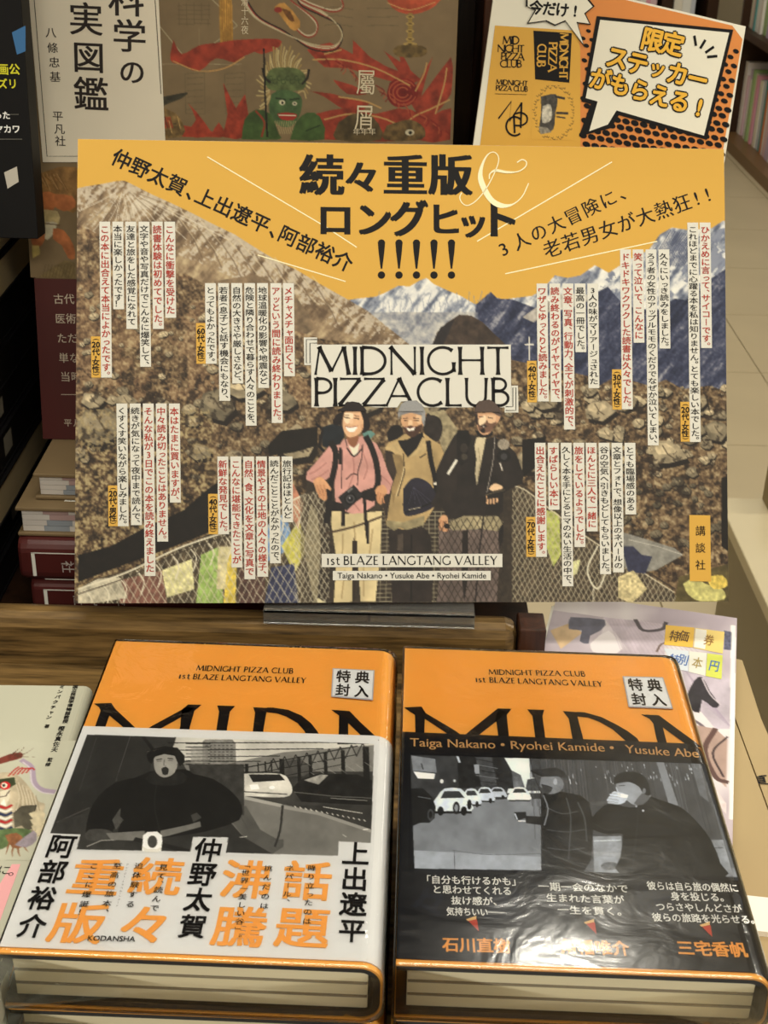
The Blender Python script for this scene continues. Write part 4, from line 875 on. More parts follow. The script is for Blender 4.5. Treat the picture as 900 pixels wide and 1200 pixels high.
cv.line([(700, 640), (688, 668), (700, 690), (712, 664)], 2, (214, 208, 184), smooth=4); cv.line([(695, 690), (695, 707)], 1.6, (214, 208, 184))
cv.line([(620, 395), (620, 422)], 1.3, (226, 222, 210)); cv.line([(615, 404), (625, 404)], 1.6, (226, 222, 210))
# bridge ground between the men
cv.poly([(360, 545), (600, 545), (600, 707), (356, 707)], (52, 44, 36), .3, 40, 4)
for y in range(600, 708, 5): cv.line([(440, y), (475, y-1), (560, y)], 1.1, (150, 142, 118), alpha=.8)
for x in range(440, 566, 7): cv.line([(x, 600), (x-2, 707)], 1., (150, 142, 118), alpha=.7)
cv.poly([(356, 640), (364, 590), (372, 600), (376, 640), (372, 700), (384, 707), (368, 707)], (206, 196, 156), .2, 41, 4)
cv.poly([(352, 580), (372, 574), (378, 600), (372, 707), (352, 707)], (80, 70, 56), .3, 41, 4, alpha=.6); net([(345, 586), (374, 573), (386, 600), (386, 707), (345, 707)], 6.5, wire, .55, .2)
cv.poly([(461, 470), (475, 500), (476, 490), (520, 480), (548, 520), (520, 530), (500, 476)], (150, 138, 108), .3, 42, 4)
SK = (206, 160, 120); SKL = (232, 196, 156); SKD = (140, 92, 64)
def finger(pts, w, col): cv.line(pts, w, col, smooth=3)
# --- the hiker in the middle (drawn first, the others stand in front of his arms)
cv.view(440, 460, 4.615)
BK = (24, 20, 20); KH = (176, 150, 104); KHD = (104, 86, 60); 
cv.poly([(62, 215), (90, 180), (130, 178), (150, 215), (120, 260), (72, 262)], BK, .3, 1, 8, smooth=4)
cv.poly([(262, 130), (310, 122), (350, 145), (362, 200), (340, 262), (285, 262), (262, 200)], (40, 34, 32), .4, 2, 8, smooth=4)
cv.poly([(70, 740), (110, 735), (262, 730), (300, 780), (310, 1000), (305, 1130), (90, 1135), (85, 1000)], (40, 33, 30), .4, 3, 14)
cv.line([(196, 770), (192, 900), (194, 1130)], 8, (18, 15, 14)); cv.poly([(120, 770), (150, 760), (150, 860), (118, 850)], (70, 60, 52), .3)
cv.poly([(52, 300), (70, 270), (120, 250), (155, 225), (255, 215), (300, 250), (352, 282), (372, 340), (350, 420), (330, 520), (330, 600), (268, 700), (150, 742), (60, 715), (38, 600), (60, 480), (70, 400)], KH, .22, 4, 22)
cv.poly([(52, 310), (95, 320), (120, 360), (120, 420), (95, 500), (75, 600), (60, 700), (38, 600), (58, 470)], (52, 42, 36), .3, 5, 12)
cv.poly([(90, 330), (140, 340), (160, 420), (120, 520), (95, 600), (85, 520), (115, 430)], (148, 124, 84), .25, 6, 12)
cv.poly([(60, 690), (150, 700), (265, 665), (262, 715), (170, 742), (130, 728), (100, 748), (62, 720)], (150, 138, 104), .35, 7, 10)
cv.poly([(120, 260), (170, 255), (255, 212), (262, 250), (225, 300), (175, 350), (140, 300)], (22, 19, 20), .3, 8, 8)
cv.poly([(50, 300), (118, 262), (148, 340), (95, 322)], (196, 170, 122), .2, 9, 8); cv.poly([(255, 240), (292, 300), (250, 330), (180, 352), (225, 300)], (186, 162, 116), .2, 9, 8)
cv.line([(285, 265), (300, 370), (322, 470), (330, 600)], 26, (22, 18, 18), smooth=4); cv.line([(150, 330), (158, 430), (120, 560)], 5, (40, 32, 26)); cv.line([(110, 560), (140, 470), (156, 400)], 4, (226, 206, 160)); cv.line([(240, 352), (272, 332)], 6, BK)
cv.poly([(150, 520), (190, 470), (235, 462), (290, 490), (325, 545), (328, 600), (280, 640), (180, 668), (150, 640)], (34, 32, 44), .3, 10, 12, smooth=3)
for i in range(5): cv.line([(205, 510), (180+i*34, 600+(i == 2)*14)], 2, (70, 68, 86))
cv.line([(162, 648), (240, 622), (318, 590)], 9, (16, 14, 16)); cv.line([(180, 634), (245, 620)], 5, (170, 160, 140)); cv.ell(325, 492, 11, 8, (226, 220, 204))
cv.poly([(150, 100), (265, 100), (262, 165), (240, 205), (205, 240), (172, 225), (148, 185), (138, 150)], SK, .10, 11, 10, smooth=3)          # face
cv.poly([(146, 182), (166, 188), (188, 178), (215, 186), (252, 170), (248, 200), (228, 226), (200, 243), (170, 226)], (74, 50, 40), .3, 12, 5, smooth=2)
cv.poly([(160, 186), (188, 196), (216, 184), (206, 206), (180, 208)], (244, 238, 224)); cv.line([(160, 184), (188, 194), (217, 182)], 3, (120, 60, 48)); cv.poly([(180, 150), (196, 150), (202, 176), (176, 176)], SKL, smooth=2)
cv.poly([(220, 120), (250, 130), (250, 170), (225, 165)], SKL, smooth=2, alpha=.7); cv.line([(150, 140), (172, 138)], 4, (50, 34, 28)); cv.line([(205, 138), (236, 140)], 4, (50, 34, 28)); cv.line([(154, 152), (172, 150)], 4, (30, 20, 16)); cv.line([(206, 150), (232, 152)], 4, (30, 20, 16))
cv.ell(258, 160, 8, 14, (176, 124, 92))
cv.poly([(126, 150), (122, 110), (140, 66), (175, 44), (215, 44), (250, 66), (268, 105), (268, 150), (262, 182), (250, 150), (245, 118), (190, 106), (140, 118)], (150, 150, 150), .14, 13, 5, smooth=3)
cv.line([(134, 118), (190, 104), (250, 118)], 13, (126, 126, 128), smooth=4)
for i in range(9): cv.line([(138+i*14, 106-(4-abs(i-4))*2), (150+i*11, 60-(4-abs(i-4))*3)], 1.6, (118, 118, 120))
# --- the hiker on the right
JB = (34, 29, 27)
cv.poly([(340, 720), (380, 735), (480, 740), (665, 740), (672, 860), (655, 1130), (330, 1132), (345, 1000)], (104, 90, 84), .3, 14, 16)
cv.poly([(470, 745), (500, 745), (500, 1000), (480, 1130), (465, 1000)], (30, 24, 22), .2); cv.poly([(660, 700), (690, 720), (690, 800), (668, 850)], BK)
cv.poly([(370, 330), (420, 240), (445, 210), (540, 235), (555, 260), (640, 240), (700, 270), (760, 330), (800, 440), (795, 490), (730, 520), (690, 545), (690, 640), (650, 690), (390, 680), (330, 560), (330, 420)], JB, .35, 15, 16)
cv.poly([(330, 420), (390, 330), (440, 250), (480, 300), (440, 420), (440, 520), (400, 600), (336, 640), (300, 600), (340, 520)], (38, 32, 29), .3, 16, 12)
cv.poly([(400, 700), (480, 665), (660, 668), (690, 700), (665, 750), (560, 735), (500, 740), (420, 745), (395, 722)], (160, 148, 116), .3, 17, 8)
cv.poly([(440, 205), (500, 205), (520, 250), (500, 300), (495, 370), (460, 400), (440, 340)], (22, 19, 18), .4, 18, 8); cv.ell(478, 300, 20, 26, (46, 40, 36), nz=.3); cv.ell(480, 348, 18, 18, (60, 54, 46), nz=.4); cv.line([(438, 366), (392, 440)], 15, (226, 222, 208))
cv.poly([(545, 245), (600, 228), (590, 280), (575, 360), (560, 440), (548, 505), (538, 440), (545, 360), (535, 290)], (196, 182, 150), .16, 19, 10)
cv.line([(556, 300), (566, 380), (552, 470)], 4, (150, 136, 108)); cv.poly([(535, 200), (555, 235), (580, 245), (632, 232), (625, 200), (580, 215)], BK, smooth=2)
cv.poly([(545, 110), (665, 110), (668, 150), (640, 185), (615, 222), (580, 228), (556, 205), (545, 160)], (206, 160, 124), .10, 20, 8, smooth=3)
cv.poly([(548, 150), (580, 170), (600, 150), (655, 160), (645, 185), (618, 212), (585, 222), (558, 205)], (70, 48, 40), .3, 21, 5, alpha=.75)
cv.poly([(556, 150), (590, 120), (600, 150), (582, 172), (560, 176)], (240, 212, 176), smooth=2); cv.poly([(566, 180), (584, 170), (606, 182), (584, 192)], (40, 28, 26)); cv.poly([(575, 182), (590, 180), (588, 190)], (226, 214, 196)); cv.poly([(600, 120), (650, 125), (645, 160), (610, 165)], (224, 184, 146), smooth=2)
cv.line([(560, 132), (582, 130)], 4, (40, 28, 24)); cv.line([(608, 134), (634, 140)], 4, (40, 28, 24)); cv.ell(580, 206, 13, 12, (34, 24, 22))
cv.poly([(536, 110), (540, 70), (575, 44), (615, 38), (650, 60), (668, 90), (684, 112), (668, 128), (610, 98), (560, 100), (542, 122)], (84, 68, 62), .2, 22, 6, smooth=3); cv.line([(560, 98), (610, 92), (655, 106), (684, 118)], 6, (48, 38, 36), smooth=3); cv.line([(585, 66), (610, 74)], 6, (120, 100, 92))
cv.poly([(536, 120), (550, 112), (556, 150), (550, 180), (538, 160)], (50, 38, 34))
cv.ell(692, 280, 32, 30, (150, 140, 124), nz=.35, sc=1.5); cv.ell(692, 344, 40, 32, (22, 20, 20), nz=.4); cv.ell(694, 346, 18, 18, (58, 56, 58)); cv.line([(672, 380), (686, 420)], 7, (222, 214, 200))
cv.line([(648, 235), (635, 380), (600, 560), (580, 700), (560, 870), (540, 1130)], 9, (36, 30, 30)); cv.line([(646, 240), (634, 380), (602, 540)], 3, (190, 182, 170))
cv.poly([(612, 520), (640, 492), (676, 500), (688, 518), (640, 535)], SKL, .08, smooth=2)
for i in range(4): finger([(604+i*17, 560), (606+i*17, 582), (604+i*17, 600-(i == 3)*8)], 11, (222, 176, 134))
cv.poly([(600, 540), (690, 520), (690, 566), (604, 575)], (30, 26, 24)); cv.line([(590, 556), (640, 540), (700, 526)], 5, (90, 80, 64))
cv.poly([(340, 690), (360, 662), (388, 668), (392, 700), (400, 742), (370, 752), (344, 730)], (206, 158, 118), .1, smooth=2)
for p_ in (((352, 690), (346, 718), (352, 742)), ((366, 694), (362, 722), (368, 748)), ((380, 696), (378, 724), (388, 750))): finger(p_, 10, (186, 134, 98))
cv.ell(386, 722, 16, 14, (30, 22, 20)); cv.T = None
net([(512, 612), (590, 600), (590, 706), (508, 706)], 7.5, (34, 28, 24), .5, 0)
# --- the hiker on the left
cv.view(350, 460, 4.615)
PK_ = (206, 152, 142); PKD = (160, 106, 100)
cv.poly([(120, 190), (180, 170), (245, 185), (245, 245), (200, 310), (130, 290)], (24, 30, 36), .3, 50, 8); cv.poly([(345, 215), (390, 205), (415, 225), (390, 250), (350, 240)], (96, 136, 128), .2); cv.line([(95, 170), (130, 200), (110, 290), (150, 330)], 14, BK)
cv.poly([(185, 600), (250, 655), (330, 650), (450, 640), (445, 760), (440, 880), (415, 1130), (335, 1130), (320, 900), (300, 760), (296, 900), (290, 1130), (190, 1135), (205, 900), (175, 700)], (216, 198, 152), .16, 51, 22)
for a_, b_ in (((300, 700), (310, 860)), ((240, 760), (236, 900)), ((400, 740), (380, 900)), ((350, 900), (352, 1100)), ((250, 960), (232, 1110))): cv.line([a_, b_], 8, (160, 136, 96), alpha=.7)
cv.line([(150, 760), (300, 725), (450, 670)], 12, (64, 50, 38), smooth=3, alpha=.85); cv.poly([(290, 800), (318, 800), (314, 1000), (300, 1130), (290, 1130)], (46, 36, 28))
cv.poly([(240, 255), (225, 280), (165, 290), (100, 370), (45, 430), (40, 470), (90, 492), (150, 470), (190, 440), (200, 620), (285, 655), (345, 652), (410, 610), (420, 520), (450, 545), (490, 548), (510, 480), (480, 420), (450, 330), (420, 275), (345, 235)], PK_, .12, 52, 16)
for a_ in (((60, 440), (100, 420), (150, 380)), ((70, 470), (120, 450), (160, 420)), ((420, 430), (460, 460), (500, 500)), ((290, 330), (300, 420), (270, 520)), ((345, 320), (372, 400), (352, 470)), ((260, 560), (300, 600), (330, 640))): cv.line(a_, 7, PKD, smooth=3, alpha=.6)
cv.poly([(270, 285), (300, 300), (330, 270), (318, 330), (300, 350)], (232, 224, 200)); cv.line([(262, 300), (300, 345), (345, 300)], 8, (46, 32, 34), smooth=3)
cv.line([(175, 270), (200, 320), (196, 400), (170, 520), (160, 640), (150, 700)], 32, (26, 22, 22), smooth=3); cv.line([(365, 240), (395, 300), (420, 380), (430, 470), (420, 520)], 32, (26, 22, 22), smooth=3); cv.line([(225, 300), (224, 385)], 13, (34, 26, 26))
cv.line([(235, 310), (232, 520)], 5, (44, 30, 32)); cv.line([(346, 280), (340, 360), (322, 420), (318, 500)], 5, (44, 30, 32), smooth=3); cv.line([(258, 468), (290, 440), (318, 444)], 6, (60, 42, 42), smooth=3)
cv.poly([(160, 580), (240, 600), (350, 530), (440, 500), (450, 560), (400, 590), (340, 570), (240, 640), (170, 640)], (28, 23, 23), .3)
for p_, w_ in ((((242, 630), (240, 718)), 20), (((355, 560), (362, 680), (372, 780)), 17), (((372, 700), (374, 815)), 16)): cv.line(list(p_), w_, (26, 20, 20))
cv.poly([(214, 565), (298, 498), (346, 552), (258, 640)], (34, 32, 34), .2, 53, 5); cv.ell(280, 575, 34, 34, (16, 15, 16)); cv.ell(280, 575, 24, 24, (70, 68, 70)); cv.ell(280, 575, 15, 15, (20, 20, 24)); cv.ell(276, 570, 5, 5, (150, 150, 155)); cv.poly([(262, 532), (288, 512), (294, 520), (268, 542)], (110, 108, 106))
cv.poly([(78, 478), (110, 455), (140, 470), (178, 520), (170, 530), (150, 520), (152, 575), (140, 585), (118, 570), (95, 530)], (214, 160, 118), .12, 54, 6, smooth=2)
for p_ in (((100, 500), (108, 540), (116, 566)), ((118, 500), (128, 545), (136, 576)), ((136, 500), (146, 540), (150, 574))): finger(p_, 10, (196, 140, 100)); 
cv.line([(110, 520), (120, 555)], 2, (120, 76, 54)); cv.line([(128, 520), (140, 558)], 2, (120, 76, 54))
cv.poly([(430, 505), (462, 500), (480, 540), (450, 570), (452, 600), (436, 604), (424, 560), (412, 530)], (214, 160, 118), .12, 55, 6, smooth=2)
for p_ in (((430, 540), (424, 570), (432, 596)), ((444, 545), (438, 575), (446, 602)), ((458, 550), (456, 575), (462, 596))): finger(p_, 9, (190, 134, 96))
cv.poly([(255, 215), (320, 225), (322, 260), (300, 298), (268, 270)], SKD, smooth=2)
cv.poly([(240, 100), (330, 95), (350, 150), (345, 200), (315, 232), (275, 242), (250, 220), (236, 170)], (224, 178, 138), .08, 56, 8, smooth=3)
cv.poly([(250, 110), (295, 112), (290, 150), (262, 170), (246, 150)], (246, 222, 188), smooth=2, alpha=.9); cv.poly([(256, 186), (300, 188), (318, 184), (302, 210), (278, 214), (262, 204)], (250, 246, 236), smooth=2); cv.line([(252, 182), (280, 188), (320, 180)], 4, (150, 84, 66), smooth=3)
cv.line([(246, 134), (274, 138)], 5, (44, 28, 22)); cv.line([(300, 138), (326, 142)], 5, (44, 28, 22)); cv.line([(248, 122), (272, 122)], 3, (70, 46, 36)); cv.line([(300, 124), (328, 130)], 3, (70, 46, 36)); cv.poly([(278, 140), (292, 142), (296, 168), (276, 170)], (236, 194, 156), smooth=2); cv.ell(345, 186, 9, 16, (206, 156, 118))
cv.poly([(184, 150), (205, 120), (240, 100), (252, 62), (290, 50), (330, 56), (362, 100), (386, 165), (380, 200), (345, 218), (352, 165), (335, 105), (320, 92), (262, 92), (246, 110), (236, 160), (220, 178), (190, 172)], (30, 22, 22), .3, 57, 8, smooth=3)
cv.line([(252, 250), (262, 290)], 4, (30, 24, 24)); cv.T = None
cv.build('photograph_print', .0003, PT)

# --- lettering over the photograph
ik = Ink(PO, .0004)
k_ = np.linalg.norm(PO.px(501, 300)-PO.px(500, 300))
for ch, x, y, w_, h_ in (('続', 377, 205, 52, 51), ('々', 424, 208, 44, 42), ('重', 475, 205, 52, 51), ('版', 528, 205, 52, 51)): ik.glyph(ch, PO.px(x, y), w_*k_, h_*k_, 0, .012, 4, .028)
for ch, x, y, w_, h_ in (('ロ', 393, 257, 44, 44), ('ン', 438, 257, 44, 44), ('グ', 479, 256, 46, 46), ('ヒ', 521, 257, 42, 42), ('ッ', 554, 261, 38, 38), ('ト', 585, 257, 50, 48)): ik.glyph(ch, PO.px(x, y), w_*k_, h_*k_, 0, .018, 4, .022)
for x in (447, 467.5, 488, 508.5, 529):
    ik.pxpoly([(x-4.3, 284), (x-2.6, 281.4), (x, 280.6), (x+2.6, 281.4), (x+4.3, 284), (x+3.4, 295), (x+1, 315), (x-1, 315), (x-3.4, 295)][::-1]); ik.pxpoly([(x+4.4*cos(a_), 322.5-4.4*sin(a_)) for a_ in np.linspace(0, 2*pi, 15)[:-1]])
def diag(s, x0, y0, x1, y1, e, off=.02):
    wt = [.55 if c in '、' else (.6 if c == '!' else 1) for c in s]; T = sum(wt)-wt[0]/2-wt[-1]/2; t = -wt[0]/2; A = PO.px(x0, y0); B = PO.px(x1, y1); d = B-A; an = atan2(d[1], d[0])
    for c, w_ in zip(s, wt):
        ce = A+d*((t+w_/2)/T); t += w_
        if c == '、': ce = ce+np.array([cos(an), sin(an)])*e*k_*.28
        ik.glyph(c, ce, e*k_, e*k_, an, off, 3)
diag('仲野太賀、上出遼平、阿部裕介', 143, 187, 402, 306, 23, .016)
diag('3人の大冒険に、', 590, 292, 728, 226, 21, .012); diag('老若男女が大熱狂!!', 647, 291, 829, 228, 22.5, .012)
ik.build('headline_lettering', M_ink, PT)
ik = Ink(PO, .0004)

def A5(*p): return [(340+x/3, 160+y/3) for x, y in p]
for a_ in ([(243, 184), (380, 265), (418, 290)], [(302, 299), (405, 330)], [(717, 190), (559, 283)], [(592, 321), (770, 283)]): ik = Ink(PO, .0004); ik.pxstroke(a_, 1.3); ik.build('ray_line', M_cream, PT)
ik = Ink(PO, .0005)
ik.pxstroke(A5((603, 198), (596, 215), (605, 235), (625, 243), (655, 225), (690, 182), (722, 120), (733, 78), (718, 56), (695, 64), (676, 98), (668, 140), (680, 180), (705, 222), (740, 243), (780, 240), (815, 212), (838, 165)), [1.2]*36+[1.6, 1.8, 2.2, 2.6, 3, 3.6, 4.2, 5, 5.6, 6.2, 6.6, 6.8, 6.8, 6.8, 6.8, 6.6, 6.4, 6.4, 6.4, 6.4, 6, 5, 4, 3, 2, 1.5]+[1.2]*24, 4)
ik.build('ampersand', M_cream, PT)
ik = Ink(PO, .0005); ik.pxstroke(A5((700, 150), (702, 132), (722, 120), (760, 126), (800, 124), (826, 108), (830, 90), (815, 82), (797, 92)), [1.4]*6+[2, 2.6, 3, 3.2, 3.2, 3, 2.8, 2.4, 2]+[1.4]*19, 4); ik.build('ampersand_crossbar', M_cream, PT)

STR = [  # left, top, bottom of each paper-white column, its text, red?
 (192.6, 260, 372.6, 'こんなに衝撃を受けた', 1), (178, 260, 385.6, '読書体験は初めてでした。', 1), (162.6, 260, 430, '文字や音や写真だけでこんなに爆笑して、', 0), (147, 260, 385.6, '友達と旅をした感覚になれて', 0), (131.8, 260, 362.6, '本当に楽しかったです！', 0), (116.6, 260, 442.6, 'この本に出合えて本当によかったです。', 1),
 (331.7, 332, 441, 'メチャメチャ面白くて、', 1), (316.8, 332, 495.7, 'アッという間に読み終わりました。', 1), (301.3, 332, 454.7, '地球温暖化の影響や地震など', 0), (286.2, 332, 498.9, '危険と隣り合わせで暮らす人々のことを、', 0), (271, 332, 449.4, '自然の大きさや厳しさなど、', 0), (255.6, 332, 469.8, '若者（息子）と話す機会にもなり、', 0), (240.3, 332, 426.4, 'とってもよかったです。', 0),
 (198, 473, 589, '本はたまに買いますが、', 1), (182.7, 473, 634.6, '中々読み切ったことはありません。', 1), (167.5, 473, 675, 'そんな私が3日でこの本を読み終えました', 1), (152.2, 473, 615.4, '続きが気になって夜中まで読んで、', 0), (136.6, 473, 616.6, 'くすくす笑いながら楽しみました。', 0),
 (330, 535, 612, '旅行記はほとんど', 0), (315, 535, 660, '読んだことことがなかったので、', 0), (300, 535, 675.8, '情景やその土地の人々の様子、', 1), (285, 535, 678.7, '自然、食、文化を文章と写真で', 1), (270, 535, 665, 'こんなに堪能できたことが', 1), (254.8, 535, 626, '新鮮な発見でした。', 1),
 (688, 332.4, 455, '3人の味がマリアージュされた', 0), (673.2, 332.4, 412.8, '最高の一冊でした。', 0), (658.9, 332.4, 503.4, '文章、写真、行動力、全てが刺激的で、', 1), (643.6, 332.4, 471, '読み終わるのがイヤでイヤで、', 1), (628.6, 332.4, 470.5, 'ワザとゆっくりと読みました。', 1),
 (819.6, 261, 408, 'ひかえめに言って、サイコーです。', 1), (805.2, 261, 518, 'これほどまでに心躍る本を私は知りません。とても楽しい本でした。', 0),
 (771.3, 292.5, 408.5, '久々にいっき読みをしました。', 0), (756.2, 292.5, 522, 'ろう者の女性のアップルモモのくだりでなぜか泣いてしまい、', 0), (741, 292.5, 401.7, '笑って泣いて、こんなに', 1), (726.4, 292.5, 479.6, 'ドキドキワクワクした読書は久々でした。', 1),
 (731.6, 519, 602.8, 'とても臨場感のある', 0), (716.4, 519, 670.7, '文章とフォトで、想像以上のネパールの', 0), (701.3, 519, 672.8, '谷の空気へ引きもどしてもらいました。', 0), (686.2, 519, 622.7, 'ほんとに三人で一緒に', 1), (671.6, 519, 641, '旅をしているようでした。', 1), (656.9, 519, 687, '久しく本を手にとるヒマのない生活の中で、', 0), (641.8, 519, 597.4, 'すばらしい本に', 1), (626.4, 519, 652.5, '出合えたことに感謝します。', 1)]
for x, y0, y1, s, red in STR:
    sl_ = .011*(y1-y0) if x < 500 else .012*(y1-y0); w_ = 12.7
    f_ = flat('comment_strip', PO, [pxpoly(PO, [(x, y1), (x+sl_, y1), (x+sl_+w_, y1), (x+w_, y0), (x, y0)][1:])], .0005, M_strip, PT)
    ik = Ink(PO, .0007); ik.vcol((x+w_/2-.1, y0+4), (x+w_/2+sl_-.1, y1-(1 if s[-1] in '、。' else 4)), 10.8, s, .006 if red else .012, 2, .012 if red else 0, 1.05)
    ik.build('lettering', M_redink if red else M_ink, f_)
for x, y0, y1, s in ((106.8, 394.4, 442.6, '（20代・女性）'), (229.8, 378.8, 426.4, '（60代・女性）'), (126.8, 569, 616.6, '（20代・男性）'), (244, 578.8, 626, '（40代・女性）'), (617.5, 423, 471.6, '（40代・女性）'), (797, 471, 517.6, '（20代・女性）'), (717, 433, 480, '（30代・女性）'), (616.3, 605.8, 652.5, '（70代・女性）')):
    f_ = flat('age_tag', PO, [pxpoly(PO, [(x+.5, y1), (x+11.5, y1), (x+11, y0), (x, y0)])], .0005, M_yellow, PT)
    parts = [s[0], s[1:3]]+list(s[3:]); ik = Ink(PO, .0007); hs = [4, 9, 9, 4, 9, 9, 4]; T = sum(hs); sc_ = (y1-y0-4)/T; yy = y0+2
    for p_, h_ in zip(parts, hs):
        cy = yy+h_*sc_/2; yy += h_*sc_; cx = x+5.8
        if p_ in '（）': ik.paren(p_, PO.px(cx, cy), 8.5*k_, 0, .02, 2)
        elif len(p_) == 2: ik.hline((cx-4.6, cy+3.1), (cx+4.6, cy+3.1), 9.5, p_, .03, 2)
        else: ik.glyph(p_, PO.px(cx, cy), 9*k_, 8.6*k_, 0, .02, 2)
    ik.build('lettering', M_ink, f_)
f_ = flat('publisher_tag', PO, [pxpoly(PO, [(808, 681), (833, 681.5), (832, 604), (807.5, 603.5)])], .0005, M_yellow, PT)
ik = Ink(PO, .0007)
for ch, y in (('講', 622), ('談', 642), ('社', 662)): ik.glyph(ch, PO.px(820.5, y), 12.5*k_, 12.5*k_, 0, .006, 3)
ik.build('lettering', M_ink, f_)
# title block
def panel(name, pts, h=.0005): return flat(name, PO, [pxpoly(PO, pts)], h, M_strip, PT)
def crop8(x, y): return (350+x/3.333, 380+y/3.333)
f_ = flat('title_panel', PO, [pxpoly(PO, [crop8(*p) for p in pp]) for pp in ([(50, 325), (100, 325), (175, 318), (190, 302), (245, 318), (300, 325), (385, 325), (400, 302), (460, 298), (490, 325), (680, 325), (705, 300), (755, 298), (785, 325), (830, 325), (828, 80), (48, 80)], [(22, 160), (47.9, 160), (47.9, 80), (72, 79.9), (72, 52), (20, 52)], [(804, 345), (858, 345), (856, 240), (830.2, 240), (830.2, 325.2), (804, 325.2)])], .0005, M_strip, PT)
ik = Ink(PO, .0007)
ik.caps(crop8(62, 198), crop8(820, 198), 33, 'MIDNIGHT', .108, .10, .5); ik.caps(crop8(62, 321), crop8(446, 321), 33.4, 'PIZZA', .108, .02, .5)
for a_ in ([(72, 60), (30, 60), (30, 152), (44, 152), (44, 74), (72, 74)], [(808, 337), (848, 337), (848, 248), (836, 248), (836, 322), (808, 322)]): ik.pxstroke([crop8(*p) for p in a_], .9)
ik.build('lettering', M_ink, f_)
ik = Ink(PO, .0007); ik.caps(crop8(462, 321), crop8(822, 321), 33.4, 'CLUB', .108, .10, .5); ik.build('lettering', M_ink, f_)
# hats overlap the title: narrow paper-white panel ends at them, so the hats are printed again above
hat = Canvas(PO, *[float(z) for z in (PO.px(396, 480)[0], PO.px(590, 480)[0], PO.px(500, 480)[1], PO.px(500, 466)[1])], .00045, (0, 0, 0)) if False else None
ik = Ink(PO, .0009); ik.pxpoly([(396, 480), (403, 477), (405, 472), (413, 470.6), (421, 472), (428, 479), (430, 482), (396, 482)][::-1]); ik.build('hat_print', mat('black_hat_ink', (32, 24, 24), .5), PT)
ik = Ink(PO, .0009); ik.pxpoly([(467, 482), (470, 474), (477, 469.8), (487, 469.8), (494, 474), (497, 482)][::-1]); ik.build('hat_print', mat('grey_hat_ink', (148, 148, 148), .5, vary=.2, vscale=1500), PT)
ik = Ink(PO, .0009); ik.pxpoly([(556, 483), (558, 475), (565, 469.5), (573, 468.4), (580, 472), (585, 479), (586, 483)][::-1]); ik.build('hat_print', mat('brown_hat_ink', (82, 67, 60), .5, vary=.2, vscale=800), PT)
f_ = panel('subtitle_panel', [(377, 664.6), (588.6, 664.6), (588.6, 649), (377, 649)])
ik = Ink(PO, .0007); ik.caps((383, 661.8), (398, 661.8), 10.2, '1st', .13, .14, .3); ik.caps((403, 661.8), (582, 661.8), 10.2, 'BLAZE LANGTANG VALLEY', .13, .16, .3); ik.build('lettering', M_ink, f_)
f_ = panel('names_panel', [(390, 680), (575, 680), (575, 669), (390, 669)])
ik = Ink(PO, .0007); ik.hline((395.5, 677.6), (569.5, 677.6), 9.4, 'Taiga Nakano • Yusuke Abe • Ryohei Kamide', .008, 3); ik.build('lettering', M_ink, f_)
# ---------------------------------------------------------------- front books: jacket print, belly bands, stickers
def g(v): return (v, v*.99, v*.96)
def c2(x, y): return (x/3.53, 860+y/3.53)
def c3(x, y): return (220+x/3.528, 860+y/3.528)
def c4(x, y): return (440+x/2.143, 740+y/2.143)
def c5(x, y): return (450+x/3.748, 880+y/3.748)
def c6(x, y): return (660+x/3.75, 880+y/3.75)
M_obitext = mat('tan_ink', (206, 160, 104), .45)
# left jacket
ik = Ink(PL, .0002)
ik.caps((229.8, 786.2), (343, 789.8), 6.2, 'MIDNIGHT PIZZA CLUB', .12, .18, .2); ik.caps((209, 795.6), (222, 796), 6.4, '1st', .13, .14, .2); ik.caps((226, 796.3), (357.8, 800.8), 6.2, 'BLAZE LANGTANG VALLEY', .12, .18, .2)
ik.build('small_title', M_ink, LB)
def big_title(P, B, off, sets):
    for nm, (x0, y0), polys in sets:
        flat(nm, P, [[P.px(x0+x/4.5, y0+y/4.5) for x, y in p] for p in polys], .0002, M_ink, B)
big_title(PL, LB, 0, [
 ('letter_m', (95, 810), [[(68, 67), (160, 64), (150, 130), (130, 185), (118, 240), (62, 240), (75, 185), (103, 105), (95, 85)], [(160, 64), (182, 97), (330, 235), (262, 235), (215, 185), (148, 128)], [(565, 72), (600, 90), (525, 140), (440, 187), (370, 230), (310, 230), (370, 187), (530, 100)], [(565, 72), (635, 74), (598, 105), (575, 187), (562, 240), (510, 240), (523, 187), (530, 100)]]),
 ('letter_i', (95, 810), [[(718, 77), (812, 80), (785, 110), (770, 195), (765, 240), (712, 240), (715, 195), (728, 110)]]),
 ('letter_d', (280, 810), [[(75, 86), (150, 90), (145, 115), (130, 200), (125, 250), (70, 250), (75, 200), (85, 115)], [(148, 88), (180, 88), (260, 100), (330, 130), (380, 170), (415, 215), (430, 250), (365, 250), (345, 212), (310, 170), (250, 135), (200, 118), (145, 112)]]),
 ('letter_n', (280, 810), [[(487, 100), (580, 106), (576, 170), (576, 222), (576, 260), (525, 260), (526, 222), (528, 130)], [(577, 106), (585, 108), (640, 165), (712, 232), (740, 262), (680, 262), (640, 232), (576, 170)]])])
